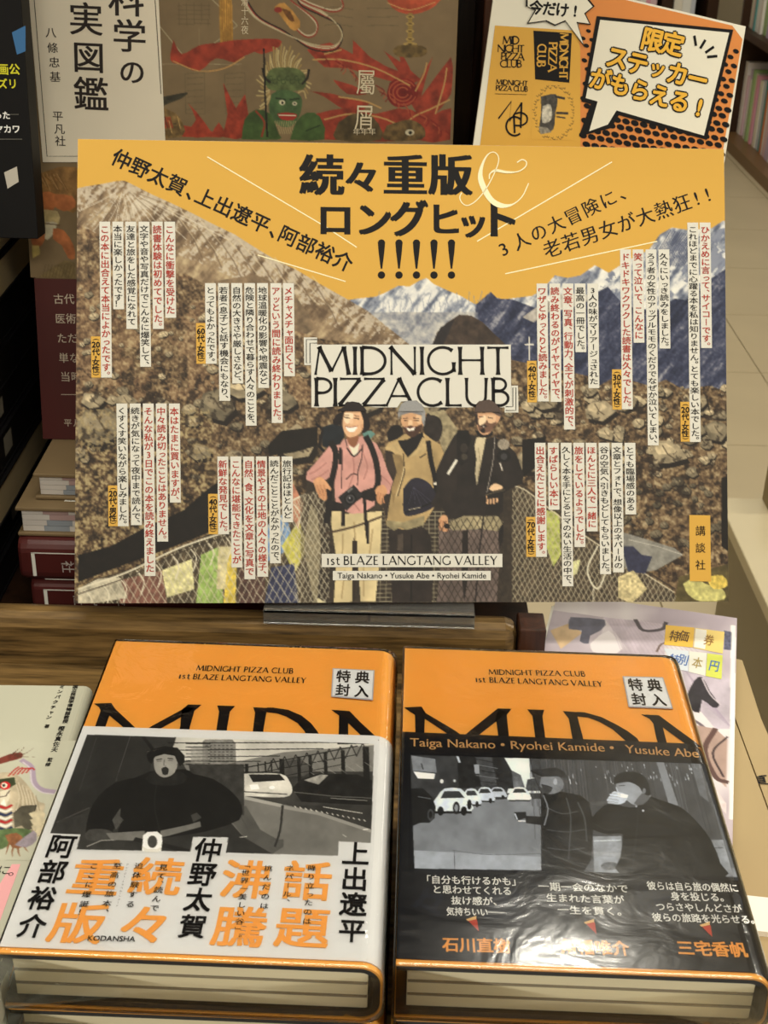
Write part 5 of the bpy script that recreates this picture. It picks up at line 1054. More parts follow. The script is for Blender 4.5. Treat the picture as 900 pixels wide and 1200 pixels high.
big_title(PR, RB, 0, [
 ('letter_m', (460, 815), [[(60, 65), (153, 60), (172, 95), (170, 125), (168, 185), (168, 240), (118, 240), (120, 185), (118, 105)], [(153, 60), (175, 95), (330, 187), (390, 230), (330, 230), (265, 187), (170, 125)], [(555, 70), (600, 90), (545, 140), (480, 190), (430, 230), (360, 230), (405, 190)], [(555, 70), (627, 72), (602, 105), (612, 200), (615, 240), (560, 240), (555, 198), (545, 120)]]),
 ('letter_i', (460, 815), [[(710, 75), (800, 78), (790, 110), (803, 205), (808, 250), (755, 250), (750, 205), (738, 110)]]),
 ('letter_d', (640, 815), [[(88, 84), (165, 90), (165, 115), (192, 215), (200, 260), (145, 260), (135, 212), (120, 125)], [(163, 88), (200, 90), (290, 115), (370, 155), (430, 190), (480, 228), (500, 260), (440, 260), (400, 225), (350, 180), (280, 140), (220, 118), (164, 112)]]),
 ('letter_n', (640, 815), [[(500, 102), (595, 106), (615, 170), (632, 235), (640, 265), (595, 265), (582, 232), (565, 150), (545, 125)], [(594, 106), (680, 170), (790, 250), (820, 275), (760, 275), (715, 243), (615, 170)]])])
ik = Ink(PR, .0002)
ik.caps((573, 790.8), (686, 793), 6, 'MIDNIGHT PIZZA CLUB', .12, .18, .2); ik.caps((557.5, 799.6), (569, 799.9), 6.2, '1st', .13, .14, .2); ik.caps((574, 800.2), (706, 805), 6.2, 'BLAZE LANGTANG VALLEY', .12, .18, .2)
ik.build('small_title', M_ink, RB)
def sticker(P, B, quad, lab):
    f_ = flat('sticker', P, [pxpoly(P, quad[::-1])], .0006, mat('grey_sticker_edge', (178, 184, 192), .4), B)
    cx = sum(p[0] for p in quad)/4; cy = sum(p[1] for p in quad)/4
    flat('sticker_face', P, [pxpoly(P, [(cx+(x-cx)*.94, cy+(y-cy)*.93) for x, y in quad[::-1]])], .0007, mat('white_sticker_paper', (226, 228, 230), .4), f_)
    ik = Ink(P, .0008); a, b, c, d = [np.array(p) for p in quad]
    for ch, s_, t_ in (('特', .27, .27), ('典', .72, .27), ('封', .27, .74), ('入', .72, .74)):
        p = (a*(1-s_)+b*s_)*(1-t_)+(d*(1-s_)+c*s_)*t_; ik.gpx(ch, p[0], p[1], 17.5, 15, 0, .02, 3)
    ik.build('lettering', M_ink, f_)
sticker(PL, LB, [(389.8, 784.4), (439, 786.7), (436.9, 822), (388, 817.8)], '')
sticker(PR, RB, [(729.3, 793.7), (776.9, 795), (788.6, 832), (736.5, 830)], '')
# bands
def band(fr, P, B, W, L, pa, pb, m):
    ya = .0022; y1 = float(P.px(*pa)[1]); y2 = float(P.px(*pb)[1]); x1 = float(P.px(*pa)[0]); x2 = float(P.px(*pb)[0]); sl = (y2-y1)/(x2-x1)
    return c_shell('belly_band', fr, W, TT, .0075, .0001, .0004, ya, y1-sl*x1, m, B, 0., y1-sl*x1+sl*W)
BL_ = band(frL, PL, LB, .1272, .1875, (95, 851.5), (440, 863), M_obi_w)
BR_ = band(frR, PR, RB, .1240, .1885, (466, 858), (815, 872.5), M_obi_b)
# --- left band photograph
P = PL
poly = [(102, 862), (438, 872.8), (434.6, 989), (397, 987), (395.7, 1004), (264.8, 1000.3), (267.6, 982.4), (226.6, 981.8), (223, 999), (90, 996.5), (94.9, 979), (59, 977.6)]
uv = [PL.px(*p) for p in poly]
cv = Canvas(PL, float(min(p[0] for p in uv)), float(max(p[0] for p in uv)), float(min(p[1] for p in uv)), float(max(p[1] for p in uv)), .00031, (226, 227, 228))
cv.poly(poly, g(46), .25, 60, 14)
cv.view(220, 860, 3.528)
cv.poly([(-40, -10), (780, 40), (778, 160), (600, 160), (0, 160), (-60, 60)], g(176), .12, 61, 30)
cv.poly([(62, 36), (72, 28), (185, 28), (198, 45), (200, 130), (60, 130)], g(118), .15, 62, 5)
for i in range(6):
    for j in range(7): cv.poly([(74+j*17, 50+i*13), (84+j*17, 50+i*13), (84+j*17, 56+i*13), (74+j*17, 56+i*13)], g(86))
cv.poly([(385, 120), (470, 105), (520, 150), (480, 180), (380, 180)], g(88), .3, 63, 8)
cv.poly([(-60, 110), (0, 115), (120, 140), (250, 110), (400, 80), (780, 50), (775, 300), (-60, 300)], g(60), .4, 64, 10, alpha=.55)
for a_, b_, w_ in (((-80, 42), (650, 40), 6), ((-60, 72), (560, 66), 6), ((-40, 100), (380, 96), 5), ((-30, 118), (300, 118), 5), ((-20, 132), (200, 134), 4), ((0, 190), (700, 55), 7), ((20, 215), (700, 90), 5), ((100, 240), (640, 130), 4), ((620, 45), (775, 42), 9)): cv.line([a_, b_], w_, g(26))
for x, w_ in ((2, 6), (120, 5), (165, 7), (243, 14), (290, 5), (320, 6), (345, 6), (388, 20), (458, 14), (505, 14), (568, 14), (640, 16), (735, 26)): cv.line([(x, 150-(x-100)*.14), (x+4, 262 if x in (243, 388) else 200)], w_, g(30))
for i in range(9): x = 330+i*46; y = 118-i*8; cv.line([(x, y+40), (x+24, y-12), (x+46, y+36)], 5, g(44))
for i in range(40): x = 470+(i*37) % 290; y = 110+(i*53) % 60; cv.line([(x, y), (x+14, y+10)], 2, g(150), alpha=.6)
cv.poly([(150, 215), (170, 180), (250, 168), (385, 170), (420, 200), (432, 240), (400, 266), (260, 262), (160, 252)], g(178), .15, 65, 14, smooth=3)
cv.poly([(252, 172), (380, 172), (402, 196), (270, 204)], g(32)); cv.poly([(255, 215), (290, 212), (296, 232), (262, 236)], g(215)); cv.ell(348, 226, 12, 7, g(230)); cv.line([(180, 240), (410, 254)], 7, g(70)); cv.ell(205, 240, 14, 16, g(30))
cv.poly([(430, 230), (470, 190), (545, 168), (700, 172), (770, 200), (765, 300), (470, 285)], g(30), .4, 66, 12); cv.poly([(480, 196), (550, 172), (580, 175), (540, 214)], g(140), .3, 66, 5); cv.line([(440, 245), (600, 262), (760, 270)], 5, g(90)); cv.line([(590, 270), (740, 280)], 5, g(120))
cv.poly([(145, 250), (240, 262), (390, 295), (520, 320), (760, 400), (760, 520), (350, 500), (230, 430), (160, 350)], g(104), .14, 67, 22)
cv.poly([(145, 250), (240, 262), (390, 295), (396, 310), (240, 276), (150, 262)], g(150)); cv.poly([(396, 300), (540, 325), (760, 400), (756, 412), (540, 340), (398, 314)], g(132))
cv.poly([(240, 300), (300, 400), (370, 440), (396, 440), (396, 470), (350, 500), (230, 430), (170, 350)], g(76), .15, 68, 14); cv.line([(392, 300), (382, 400), (360, 470)], 9, g(40), smooth=3); cv.line([(225, 265), (215, 330), (250, 400)], 4, g(70), smooth=3)
for i in range(28): cv.line([(430+i*11, 300+i*2.2), (436+i*11, 306+i*2.2)], 4, g(196 if i % 2 else 60))
cv.line([(560, 306), (720, 332)], 4, g(190)); cv.poly([(-80, 330), (150, 340), (230, 430), (350, 500), (-80, 505)], g(44), .2, 69, 14); cv.line([(215, 432), (245, 428)], 4, g(190)); cv.line([(640, 420), (655, 430)], 4, g(170)); cv.line([(725, 400), (745, 398)], 5, g(220))
cv.view(0, 860, 3.53)
cv.poly([(360, 8), (600, 10), (640, 60), (620, 160), (480, 210), (390, 300), (208, 420)], g(40), .2, 70, 30); cv.line([(540, 12), (480, 200)], 3, g(70)); cv.line([(590, 12), (640, 80), (700, 160)], 14, g(26)); cv.line([(400, 20), (330, 240)], 3, g(56)); cv.line([(236, 370), (370, 310)], 7, g(64)); cv.line([(240, 385), (370, 330)], 3, g(90))
cv.poly([(208, 415), (250, 360), (370, 330), (460, 480), (322, 482), (340, 420)], g(50), .2, 71, 10)
for i in range(7): cv.line([(770, 45+i*14), (870, 45+i*13.6)], 6 if i < 2 else 4, g(24)); 
cv.poly([(790, 60), (860, 60), (860, 130), (790, 130)], g(128), .2, 72, 6, alpha=.6)
cv.poly([(780, 130), (1010, 130), (1010, 340), (880, 340), (790, 180)], g(52), .35, 73, 8)
# the rider: coat, arms, face
cv.poly([(620, 160), (560, 185), (480, 205), (410, 260), (370, 330), (355, 420), (370, 440), (450, 440), (470, 400), (500, 380), (490, 420), (600, 440), (780, 420), (880, 400), (990, 360), (1000, 300), (960, 245), (880, 190), (800, 170), (765, 150)], g(23), .2, 74, 16, smooth=2)
cv.poly([(465, 360), (500, 310), (498, 345), (512, 360), (480, 400)], g(72), .2); cv.poly([(790, 340), (815, 330), (835, 350), (800, 370)], g(60)); cv.line([(650, 200), (640, 300), (660, 400)], 6, g(32), smooth=3)
cv.poly([(600, 190), (640, 160), (690, 190), (740, 160), (775, 185), (740, 215), (640, 215)], g(34), .2, 75, 6, smooth=3)
cv.poly([(636, 98), (680, 84), (725, 92), (735, 125), (722, 165), (690, 184), (660, 178), (640, 150)], g(138), .10, 76, 10, smooth=3)
cv.poly([(628, 128), (614, 118), (606, 92), (630, 68), (680, 55), (735, 62), (764, 95), (764, 122), (744, 140), (732, 116), (722, 92), (680, 84), (644, 96), (634, 114)], g(24), .2, 75, 6)
cv.poly([(668, 148), (684, 140), (698, 150), (694, 172), (674, 172)], g(36), smooth=2); cv.line([(648, 112), (670, 108)], 6, g(36)); cv.line([(694, 106), (716, 108)], 6, g(36)); cv.line([(680, 112), (678, 134), (688, 136)], 4, g(92)); cv.line([(650, 119), (668, 116)], 3, g(60)); cv.line([(696, 115), (714, 116)], 3, g(60)); cv.poly([(640, 84), (680, 74), (730, 84), (724, 96), (680, 88), (640, 100)], g(24), smooth=2)
cv.poly([(352, 425), (370, 400), (430, 398), (466, 410), (470, 436), (420, 446), (365, 444)], g(62), .2, 77, 5, smooth=2)
cv.line([(360, 470), (420, 445), (480, 442)], 5, g(150)); cv.poly([(440, 415), (600, 405), (600, 448), (460, 442)], g(104), .1, 78, 8, smooth=1); cv.poly([(664, 405), (780, 380), (828, 366), (832, 388), (700, 425), (664, 432)], g(104), .1, 79, 8)
cv.line([(560, 440), (700, 470), (780, 490)], 24, g(30)); cv.T = None
for i in range(len(poly)): pass
# the white ring on the handlebars, then the white paper around the picture
cv.view(0, 860, 3.53); cv.poly([(592, 440), (592, 425), (610, 410), (650, 408), (670, 424), (672, 450), (666, 492), (588, 492)], g(232)); cv.ell(631, 450, 20, 26, g(58), nz=.2); cv.T = None
q = cv._p(poly); r = cv._mask(q); full = np.zeros(cv.X.shape, bool); full[r[0]] = r[1]; cv.A = cv.A*1.22+5; cv.A[~full] = (226, 227, 228)
cv.view(0, 860, 3.53); cv.poly([(592, 470), (590, 482), (605, 493), (655, 493), (668, 482), (668, 470), (650, 480), (612, 480)], g(236)); cv.T = None
cv.build('band_photograph', .0005, LB)
ik = Ink(PL, .00062)
for ch, x, y, w_, h_ in (('続', 184, 1028, 62, 46), ('々', 170, 1085, 66, 50), ('重', 113, 1029, 63, 46), ('版', 92, 1083, 66, 50), ('話', 360, 1033, 60, 48), ('題', 354.6, 1088, 66, 50), ('沸', 289.4, 1031.5, 62, 47), ('騰', 281, 1087, 66, 50)): ik.gpx(ch, x, y, w_, h_, -.01, .017, 4)
ik.build('orange_headline', M_orangeink, LB)
ik = Ink(PL, .0007)
for nm_, pos in (('阿部裕介', ((72, 993), (62, 1023), (49.6, 1054), (38, 1086.6))), ('仲野太賀', ((244, 997.5), (237.5, 1025.8), (232.5, 1055.6), (226, 1087))), ('上出遼平', ((417, 1001.7), (415.6, 1031.5), (414, 1061), (412.7, 1092)))):
    for ch, (x, y) in zip(nm_, pos): ik.gpx(ch, x, y, 33, 29, 0, .018, 4)
ik.build('author_names', M_ink, LB)
ik = Ink(PL, .0007)
for a_, b_, s_, w_ in (((192.6, 1013), (180, 1071), '見て、読んで', 11), ((164, 1011), (151.6, 1067), '追体験する', 11), ((139, 1011), (122, 1073), '至高の旅本、', 11), ((112, 1011), (95.5, 1074), 'ここに爆誕！', 11), ((366, 1014), (359, 1087), '降り立ったのは', 10.5), ((340.5, 1014), (335, 1061), 'ネパール、', 10.5), ((315, 1014), (309, 1069), '挑んだのは', 10.5), ((289.4, 1011), (278.5, 1103), '「世界一美しい谷」。', 10.5)): ik.vcol(a_, b_, w_, s_, .012, 3, 0, 1.0, True)
ik.vcol((150, 1013), (137, 1065), 3.2, 'クレイジー・トラベル・レコード', 0, 2, 0, 1.2, True)
v0 = ik.n; ik.hline((102.5, 1104), (158, 1105), 8.5, 'KODANSHA', .012, 3)
ik.build('small_lettering', M_ink, LB)
# --- right band photographs
poly = [(480.7, 886), (821, 896), (864, 1029), (634, 1021), (486, 1019)]
uv = [PR.px(*p) for p in poly]
cv = Canvas(PR, float(min(p[0] for p in uv)), float(max(p[0] for p in uv)), float(min(p[1] for p in uv)), float(max(p[1] for p in uv)), .00031, (18, 20, 26))
def b(v): return (v*.95, v*.99, v*1.06)
cv.poly([(480.7, 886), (640, 889), (640, 1021), (486, 1019)], b(50), .3, 80, 10)
cv.view(450, 880, 3.748)
cv.poly([(115, 300), (300, 230), (560, 215), (700, 215), (700, 545), (120, 535)], b(112), .14, 81, 16)
cv.poly([(125, 440), (700, 470), (700, 545), (130, 525)], b(140), .12, 82, 12); cv.line([(300, 440), (460, 460), (690, 455)], 3, b(80), smooth=3); cv.line([(310, 440), (310, 530)], 3, b(70))
cv.poly([(520, 20), (645, 20), (650, 90), (680, 130), (690, 190), (540, 190), (560, 120), (540, 80)], b(196), .06, 83, 20)
for p_, c_ in (([(320, 20), (400, 20), (430, 160), (330, 170)], 30), ([(400, 20), (470, 20), (500, 150), (430, 170)], 62), ([(470, 20), (520, 20), (560, 90), (580, 170), (500, 170)], 38), ([(560, 90), (600, 110), (620, 170), (570, 175)], 90), ([(640, 20), (700, 20), (700, 130), (650, 120)], 60), ([(630, 130), (690, 120), (690, 180), (620, 180)], 66)): cv.poly(p_, b(c_), .4, 84+c_, 5)
for i in range(5): cv.line([(405, 40+i*24), (500, 60+i*22)], 4, b(110 if i % 2 else 24))
cv.poly([(120, 25), (225, 40), (232, 100), (128, 92)], b(112), .15, 85, 6); cv.poly([(130, 95), (225, 105), (220, 128), (150, 126)], b(225)); cv.line([(165, 60), (172, 85)], 5, b(40)); cv.ell(254, 138, 8, 9, b(200)); cv.line([(320, 20), (332, 55)], 10, b(180)); cv.ell(310, 136, 6, 6, b(190)); cv.poly([(395, 65), (418, 65), (420, 105), (400, 105)], b(140))
def car(x, y, w, h, c, face=False):
    cv.poly([(x, y+h*.55), (x+w*.12, y+h*.3), (x+w*.3, y), (x+w*.72, y), (x+w*.92, y+h*.35), (x+w, y+h*.6), (x+w*.98, y+h*.9), (x+w*.02, y+h*.95)], b(c), .12, 86, 6, smooth=2); cv.poly([(x+w*.30, y+h*.1), (x+w*.68, y+h*.1), (x+w*.82, y+h*.36), (x+w*.2, y+h*.38)], b(46)); cv.line([(x+w*.04, y+h*.93), (x+w*.98, y+h*.93)], h*.14, b(20))
    if not face: cv.ell(x+w*.2, y+h*.88, w*.08, h*.18, b(16)); cv.ell(x+w*.8, y+h*.88, w*.08, h*.18, b(16))
    else: cv.line([(x+w*.3, y+h*.7), (x+w*.7, y+h*.7)], h*.12, b(230))
car(458, 165, 80, 48, 170); car(400, 165, 85, 66, 178); car(340, 172, 86, 76, 190); car(215, 170, 170, 112, 188); car(545, 165, 98, 62, 196, True)
cv.ell(318, 255, 15, 28, b(20)); cv.ell(318, 255, 8, 16, b(120)); cv.ell(375, 240, 10, 22, b(20)); cv.poly([(118, 170), (170, 168), (210, 205), (228, 250), (222, 300), (200, 320), (160, 320), (125, 335)], b(24), .3, 87, 8); cv.line([(150, 205), (205, 215)], 4, b(110)); cv.ell(205, 285, 14, 26, b(60)); cv.ell(205, 285, 8, 16, b(20))
cv.T = None
cv.poly([(634, 889), (821, 896), (864, 1029), (634, 1021)], b(64), .15, 88, 10)
cv.view(660, 880, 3.75)
rr = np.random.default_rng(3)
for i in range(75):
    x = -150+i*10.5; cv.line([(x, 10+x*.03), (x+30+x*.10, 230+rr.random()*200)], 3.4, b(44+rr.random()*54), alpha=.8)
for i in range(60): x = rr.uniform(-100, 640); y = rr.uniform(60, 150); cv.line([(x, y), (x+3, y+rr.uniform(4, 22))], 2.2, b(210), alpha=.8)
cv.poly([(408, 50), (440, 52), (505, 245), (462, 235)], b(118), .1, 89, 10); cv.poly([(560, 60), (600, 62), (640, 230), (600, 200)], b(110), .2, 90, 6, alpha=.6)
cv.poly([(-10, 470), (760, 520), (770, 560), (-10, 560)], b(84), .3, 91, 12)
cv.poly([(130, 380), (255, 378), (262, 545), (136, 545)], b(126), .25, 92, 10); cv.line([(135, 400), (250, 396)], 5, b(190)); cv.poly([(650, 395), (700, 395), (745, 550), (700, 560)], b(120), .25, 93, 8); cv.line([(655, 430), (700, 430)], 5, b(60)); cv.ell(205, 510, 40, 18, b(90), nz=.4)
# man with beanie and cup
cv.poly([(385, 205), (440, 225), (520, 255), (590, 320), (650, 400), (690, 500), (700, 570), (262, 560), (250, 470), (262, 370), (200, 372), (130, 350), (120, 310), (160, 260), (200, 235), (240, 240), (270, 250), (320, 250)], b(24), .3, 94, 20, smooth=2)
cv.line([(330, 260), (320, 380), (300, 540)], 4, b(38), smooth=3); cv.ell(350, 267, 5, 5, b(180)); cv.ell(320, 248, 4, 4, b(160)); cv.line([(130, 320), (190, 350), (250, 345)], 4, b(46), smooth=3)
cv.poly([(232, 150), (300, 140), (350, 160), (385, 200), (345, 240), (300, 238), (262, 205), (232, 180)], b(132), .12, 95, 10, smooth=2); cv.poly([(345, 190), (380, 205), (350, 240), (310, 236)], b(80), smooth=2)
cv.poly([(222, 150), (225, 120), (255, 100), (305, 96), (350, 112), (375, 150), (382, 200), (350, 190), (330, 160), (280, 140)], b(34), .3, 96, 6, smooth=3); cv.line([(245, 158), (270, 156)], 4, b(40)); cv.line([(232, 165), (240, 185)], 4, b(170)); cv.ell(355, 180, 7, 12, b(110))
cv.poly([(208, 196), (222, 182), (262, 190), (282, 205), (270, 230), (240, 240), (210, 232), (190, 222)], b(176), .1, 97, 5, smooth=2); cv.poly([(236, 190), (285, 198), (280, 212), (240, 206)], b(232)); 
for i in range(4): cv.line([(196+i*3, 232-i*12), (240+i*4, 238-i*12)], 9, b(150+i*10)); cv.line([(196+i*3, 226-i*12), (240+i*4, 232-i*12)], 2, b(70))
cv.T = None; cv.view(450, 880, 3.748)
# man in cap and leather jacket, in profile, arm stretched to the left
cv.poly([(700, 190), (760, 180), (862, 200), (900, 230), (920, 320), (910, 480), (860, 560), (690, 560), (696, 400), (690, 330), (625, 322), (620, 290), (690, 292), (690, 230)], b(28), .35, 98, 12)
for a_ in (((710, 250), (780, 280), (850, 270)), ((715, 350), (800, 360), (880, 350)), ((800, 210), (820, 300), (810, 480)), ((720, 430), (800, 440), (880, 430)), ((850, 230), (880, 300), (890, 400))): cv.line(a_, 6, b(84), smooth=3, alpha=.7)
cv.line([(700, 200), (720, 260), (704, 330)], 5, b(130), smooth=3); cv.poly([(690, 120), (760, 112), (790, 150), (770, 185), (720, 195), (700, 170), (684, 158)], b(112), .12, 99, 8, smooth=2); cv.poly([(690, 150), (740, 165), (720, 195), (700, 180)], b(54), smooth=2); cv.ell(752, 140, 9, 14, b(150))
cv.poly([(645, 88), (700, 84), (750, 78), (790, 96), (800, 125), (765, 116), (700, 118), (660, 104)], b(48), .3, 100, 6, smooth=2); cv.line([(645, 92), (700, 116)], 8, b(24)); cv.poly([(572, 274), (622, 272), (626, 296), (590, 312), (576, 300)], b(32)); cv.line([(590, 312), (620, 312)], 8, b(220)); cv.line([(575, 280), (585, 305)], 6, b(180))
cv.line([(640, 20), (648, 90), (690, 190), (692, 540)], 3, b(20)); cv.T = None
q = cv._p(poly); r = cv._mask(q); full = np.zeros(cv.X.shape, bool); full[r[0]] = r[1]; cv.A = cv.A*1.3+6; cv.A[~full] = (18, 20, 26)
cv.build('band_photograph', .0005, RB)
ik = Ink(PR, .00062); ik.hline((480.5, 875.8), (720, 882.4), 13.6, 'Taiga Nakano • Ryohei Kamide •', .006, 4); ik.hline((733, 883.6), (819, 889.2), 13.6, 'Yusuke Abe', .006, 4); ik.build('author_names', M_obitext, RB)
ik = Ink(PR, .00062)
for a_, b_, s_ in (((500.7, 1036), (604, 1038.5), '「自分も行けるかも」'), ((508.7, 1047.5), (598.6, 1049.8), 'と思わせてくれる'), ((529, 1060.5), (582, 1062), '抜け感が、'), ((523.4, 1073.4), (592, 1075), '気持ちいい──'), ((631.4, 1044), (736, 1047), '一期一会のなかで'), ((640.8, 1057.5), (732, 1060), '生まれた言葉が'), ((654, 1071.5), (728, 1073.8), '一生を貫く。'), ((759, 1043.3), (865, 1046.2), '彼らは自ら旅の偶然に'), ((786.7, 1055.7), (848, 1057.3), '身を投じる。'), ((769.9, 1068), (870, 1070.6), 'つらさやしんどさが'), ((765, 1080.3), (884, 1083.4), '彼らの旅路を光らせる。')): ik.hline(a_, b_, 10.5, s_, .013, 3)
ik.build('quotations', M_whiteink, RB)
ik = Ink(PR, .00062)
for a_, b_, s_ in (((518.8, 1115), (598, 1117), '石川直樹'), ((657.6, 1117.5), (738, 1120), '角幡唯介'), ((795.5, 1119), (876.5, 1122), '三宅香帆')): ik.hline(a_, b_, 18, s_, .022, 3)
ik.build('quoted_names', mat('orange_name_ink', (236, 166, 80), .45), RB)
for x, y in ((554, 1084), (692, 1087.5), (827.5, 1090.7)):
    s_ = flat('pizza_slice_print', PR, [pxpoly(PR, [(x-7, y-5), (x-1, y+1), (x+7, y+9), (x+5, y-4), (x+3, y-8)])], .00062, mat('pizza_red_ink', (190, 70, 50), .5), RB); flat('crust_print', PR, [pxpoly(PR, [(x-8, y-5), (x-6, y-3), (x+4, y-5), (x+4, y-9)])], .0007, mat('crust_ink', (226, 190, 130), .5), s_)
ik = Ink(PR, .00046)
for ch, x, y, w_ in (('々', 503, 1058, 48), ('重', 590, 1060, 48), ('版', 768, 1058, 50), ('!', 838, 1062, 60), ('!', 866, 1063, 60)): ik.gpx(ch, x, y, w_, 40, 0, .025, 3)
ik.build('faint_lettering', mat('faint_black_ink', (36, 39, 48), .35), RB)

# ---------------------------------------------------------------- tall book artwork
def art(name, P, x0, x1, y0, y1, pitch, base, draw, h, parent):
    c = [P.px(x, y) for x in (x0, x1) for y in (y0, y1)]
    global cv; cv = Canvas(P, float(min(p[0] for p in c)), float(max(p[0] for p in c)), float(min(p[1] for p in c)), float(max(p[1] for p in c)), pitch, base); draw(cv); cv.T = None
    return cv.build(name, h, parent)
OL = (128, 108, 78)
def tall(cv):
    cv.A *= (1+.10*(vnoise(cv.X, cv.Y, 30, 5, 5)*2-1))[..., None]
    pale = (168, 156, 122); cv.view(0, 0, 3)
    cv.line([(560, 90), (665, 220), (835, 90), (700, -50)], 3.5, pale); cv.line([(700, 100), (700, 230)], 2, pale, alpha=.5); cv.line([(570, 226), (850, 226)], 2.2, pale, alpha=.8)
    for i in range(5): cv.line([(625, 20+i*16), (740, 20+i*16)], 1.6, (96, 84, 58)); cv.line([(630+i*26, 10), (630+i*26, 90)], 1.6, (96, 84, 58))
    for xx in (650, 790): cv.line([(xx, 260), (xx+70, 255), (xx+72, 400), (xx+4, 400), (xx, 260)], 2, (104, 92, 66)); [cv.line([(xx+6, 275+k*22), (xx+66, 272+k*22)], 2, (104, 92, 66)) for k in range(6)]
    cv.poly([(770, -20), (815, -20), (822, 180), (800, 210), (775, 190)], (176, 132, 62), .3, 6, 8); 
    for i in range(5): cv.line([(780+i*8, 0), (786+i*6, 180)], 1.5, (120, 84, 40))
    R1 = (148, 58, 40); R2 = (172, 86, 58); R3 = (120, 34, 28)
    cv.poly([(610, 140), (640, 190), (700, 160), (770, 150), (840, 140), (980, 138), (975, 170), (920, 190), (880, 180), (830, 220), (760, 205), (700, 250), (640, 230), (600, 210)], R1, .3, 7, 10, smooth=3)
    cv.line([(610, 215), (700, 250), (790, 240), (860, 200)], 4, (196, 150, 90), smooth=3)
    for p_ in ([(340, 390), (380, 390), (430, 430), (450, 480), (400, 460)], [(640, 480), (690, 420), (660, 360), (720, 430), (740, 480)], [(780, 480), (800, 400), (785, 290), (830, 380), (862, 330), (870, 480)], [(560, 480), (600, 440), (700, 450), (780, 480)], [(740, 480), (770, 430), (790, 480)]): cv.poly(p_, R1, .35, 8, 8, smooth=2)
    # small beast at the foot of the title panel
    cv.poly([(420, 380), (450, 350), (520, 350), (580, 380), (630, 410), (640, 480), (460, 480), (425, 430)], (120, 96, 58), .5, 9, 6, smooth=3); cv.poly([(480, 350), (540, 345), (600, 335), (660, 325), (640, 345), (590, 365), (540, 385), (470, 400)], (62, 58, 44), .4, 10, 6, smooth=3)
    cv.line([(418, 330), (430, 370), (460, 385)], 6, (170, 150, 110), smooth=3); cv.line([(450, 335), (470, 365)], 5, (170, 150, 110)); cv.poly([(470, 420), (600, 410), (610, 450), (480, 450)], (150, 70, 44), .5, 11, 5)
    for i in range(14): cv.line([(430+i*15, 400+(i*13) % 40), (440+i*15, 430+(i*17) % 50)], 3, (196, 160, 100) if i % 2 else (60, 50, 36))
    cv.view(280, 0, 3)
    # flames on the right
    cv.poly([(-20, 145), (60, 138), (130, 140), (140, 165), (60, 180), (0, 200)], R1, .3, 12, 8, smooth=2)
    for p_ in ([(240, 175), (320, 150), (400, 190), (400, 140), (460, 200), (560, 250), (510, 180), (640, 280), (560, 290), (480, 270), (380, 240), (300, 235)], [(560, 170), (600, 240), (610, 320), (680, 200), (640, 340), (745, 200), (745, 330), (690, 400), (745, 380), (745, 490), (620, 490), (640, 420), (590, 340)], [(250, 320), (330, 330), (400, 350), (460, 360), (400, 400), (300, 340)], [(270, 400), (370, 380), (480, 400), (560, 380), (640, 400), (700, 460), (700, 490), (300, 490)], [(330, 280), (400, 300), (450, 330), (380, 330)]): cv.poly(p_, R1, .35, 13, 10, smooth=2)
    for p_ in ([(530, 290), (560, 275), (610, 285), (630, 330), (600, 370), (550, 375), (520, 340)],): cv.poly(p_, R3, .3, 14, 8, smooth=3)
    for r_ in (48, 34, 20): cv.line(arc(575, 325, r_, r_*.9, 20, 330, 14), 4, R2)
    for a_ in (((260, 210), (360, 210), (480, 240), (600, 300)), ((560, 490), (600, 420), (680, 380), (740, 350)), ((300, 420), (400, 400), (520, 420), (620, 480)), ((620, 320), (650, 260), (660, 220)), ((690, 400), (720, 300), (730, 240)), ((350, 340), (440, 355), (500, 380)), ((300, 190), (360, 175))): cv.line(a_, 5, (190, 150, 92), smooth=4); 
    for i in range(26): x = 300+(i*97) % 440; y = 200+(i*61) % 280; cv.line([(x, y), (x+14+(i % 3)*8, y+18), (x+20, y+36)], 4, R2 if i % 2 else R3, smooth=3, alpha=.8)
    cv.poly([(350, 430), (400, 400), (470, 410), (500, 490), (340, 490)], (84, 70, 44), .4, 15, 8, smooth=3); cv.poly([(520, 440), (600, 420), (650, 450), (640, 490), (510, 490)], (100, 80, 48), .5, 16, 6, smooth=3); cv.ell(600, 465, 16, 11, (200, 190, 160)); cv.ell(602, 466, 6, 7, (30, 26, 22))
    # pedestal lamp with red lantern
    cv.poly([(510, -20), (700, -20), (690, 20), (640, 45), (590, 50), (540, 30)], (186, 82, 52), .3, 17, 10, smooth=2); cv.line([(520, 10), (600, 36), (690, 8)], 3, (206, 160, 100), smooth=3)
    cv.line([(602, 50), (600, 160)], 16, (150, 124, 66)); 
    for y in (60, 84, 110, 138, 155): cv.ell(601, y, 15+(y > 140)*10, 6, (176, 148, 86)); cv.ell(601, y, 7, 3, (90, 72, 40))
    cv.poly([(540, 180), (560, 160), (640, 160), (662, 180), (640, 200), (560, 200)], (104, 84, 48), .4, 18, 6, smooth=2)
    # green figure with flame hair
    for i in range(34): a_ = i/33*pi*1.15-.1; x = 158+cos(a_)*(78+i*7 % 24); y = 330-sin(a_)*(150+i*11 % 30); cv.line([(158+cos(a_)*50, 320-sin(a_)*60), (158+cos(a_+.1)*70, 320-sin(a_+.1)*110), (x, y)], 5, ((186, 164, 110), (160, 136, 84), (200, 182, 130))[i % 3], smooth=3)
    cv.poly([(95, 270), (120, 240), (200, 240), (235, 270), (230, 310), (190, 320), (120, 318), (95, 300)], (92, 104, 62), .35, 19, 6, smooth=3); 
    for i in range(8): cv.line(arc(112+i*15, 275+(i % 2)*12, 8, 8, 0, 300, 6), 3, (60, 74, 44))
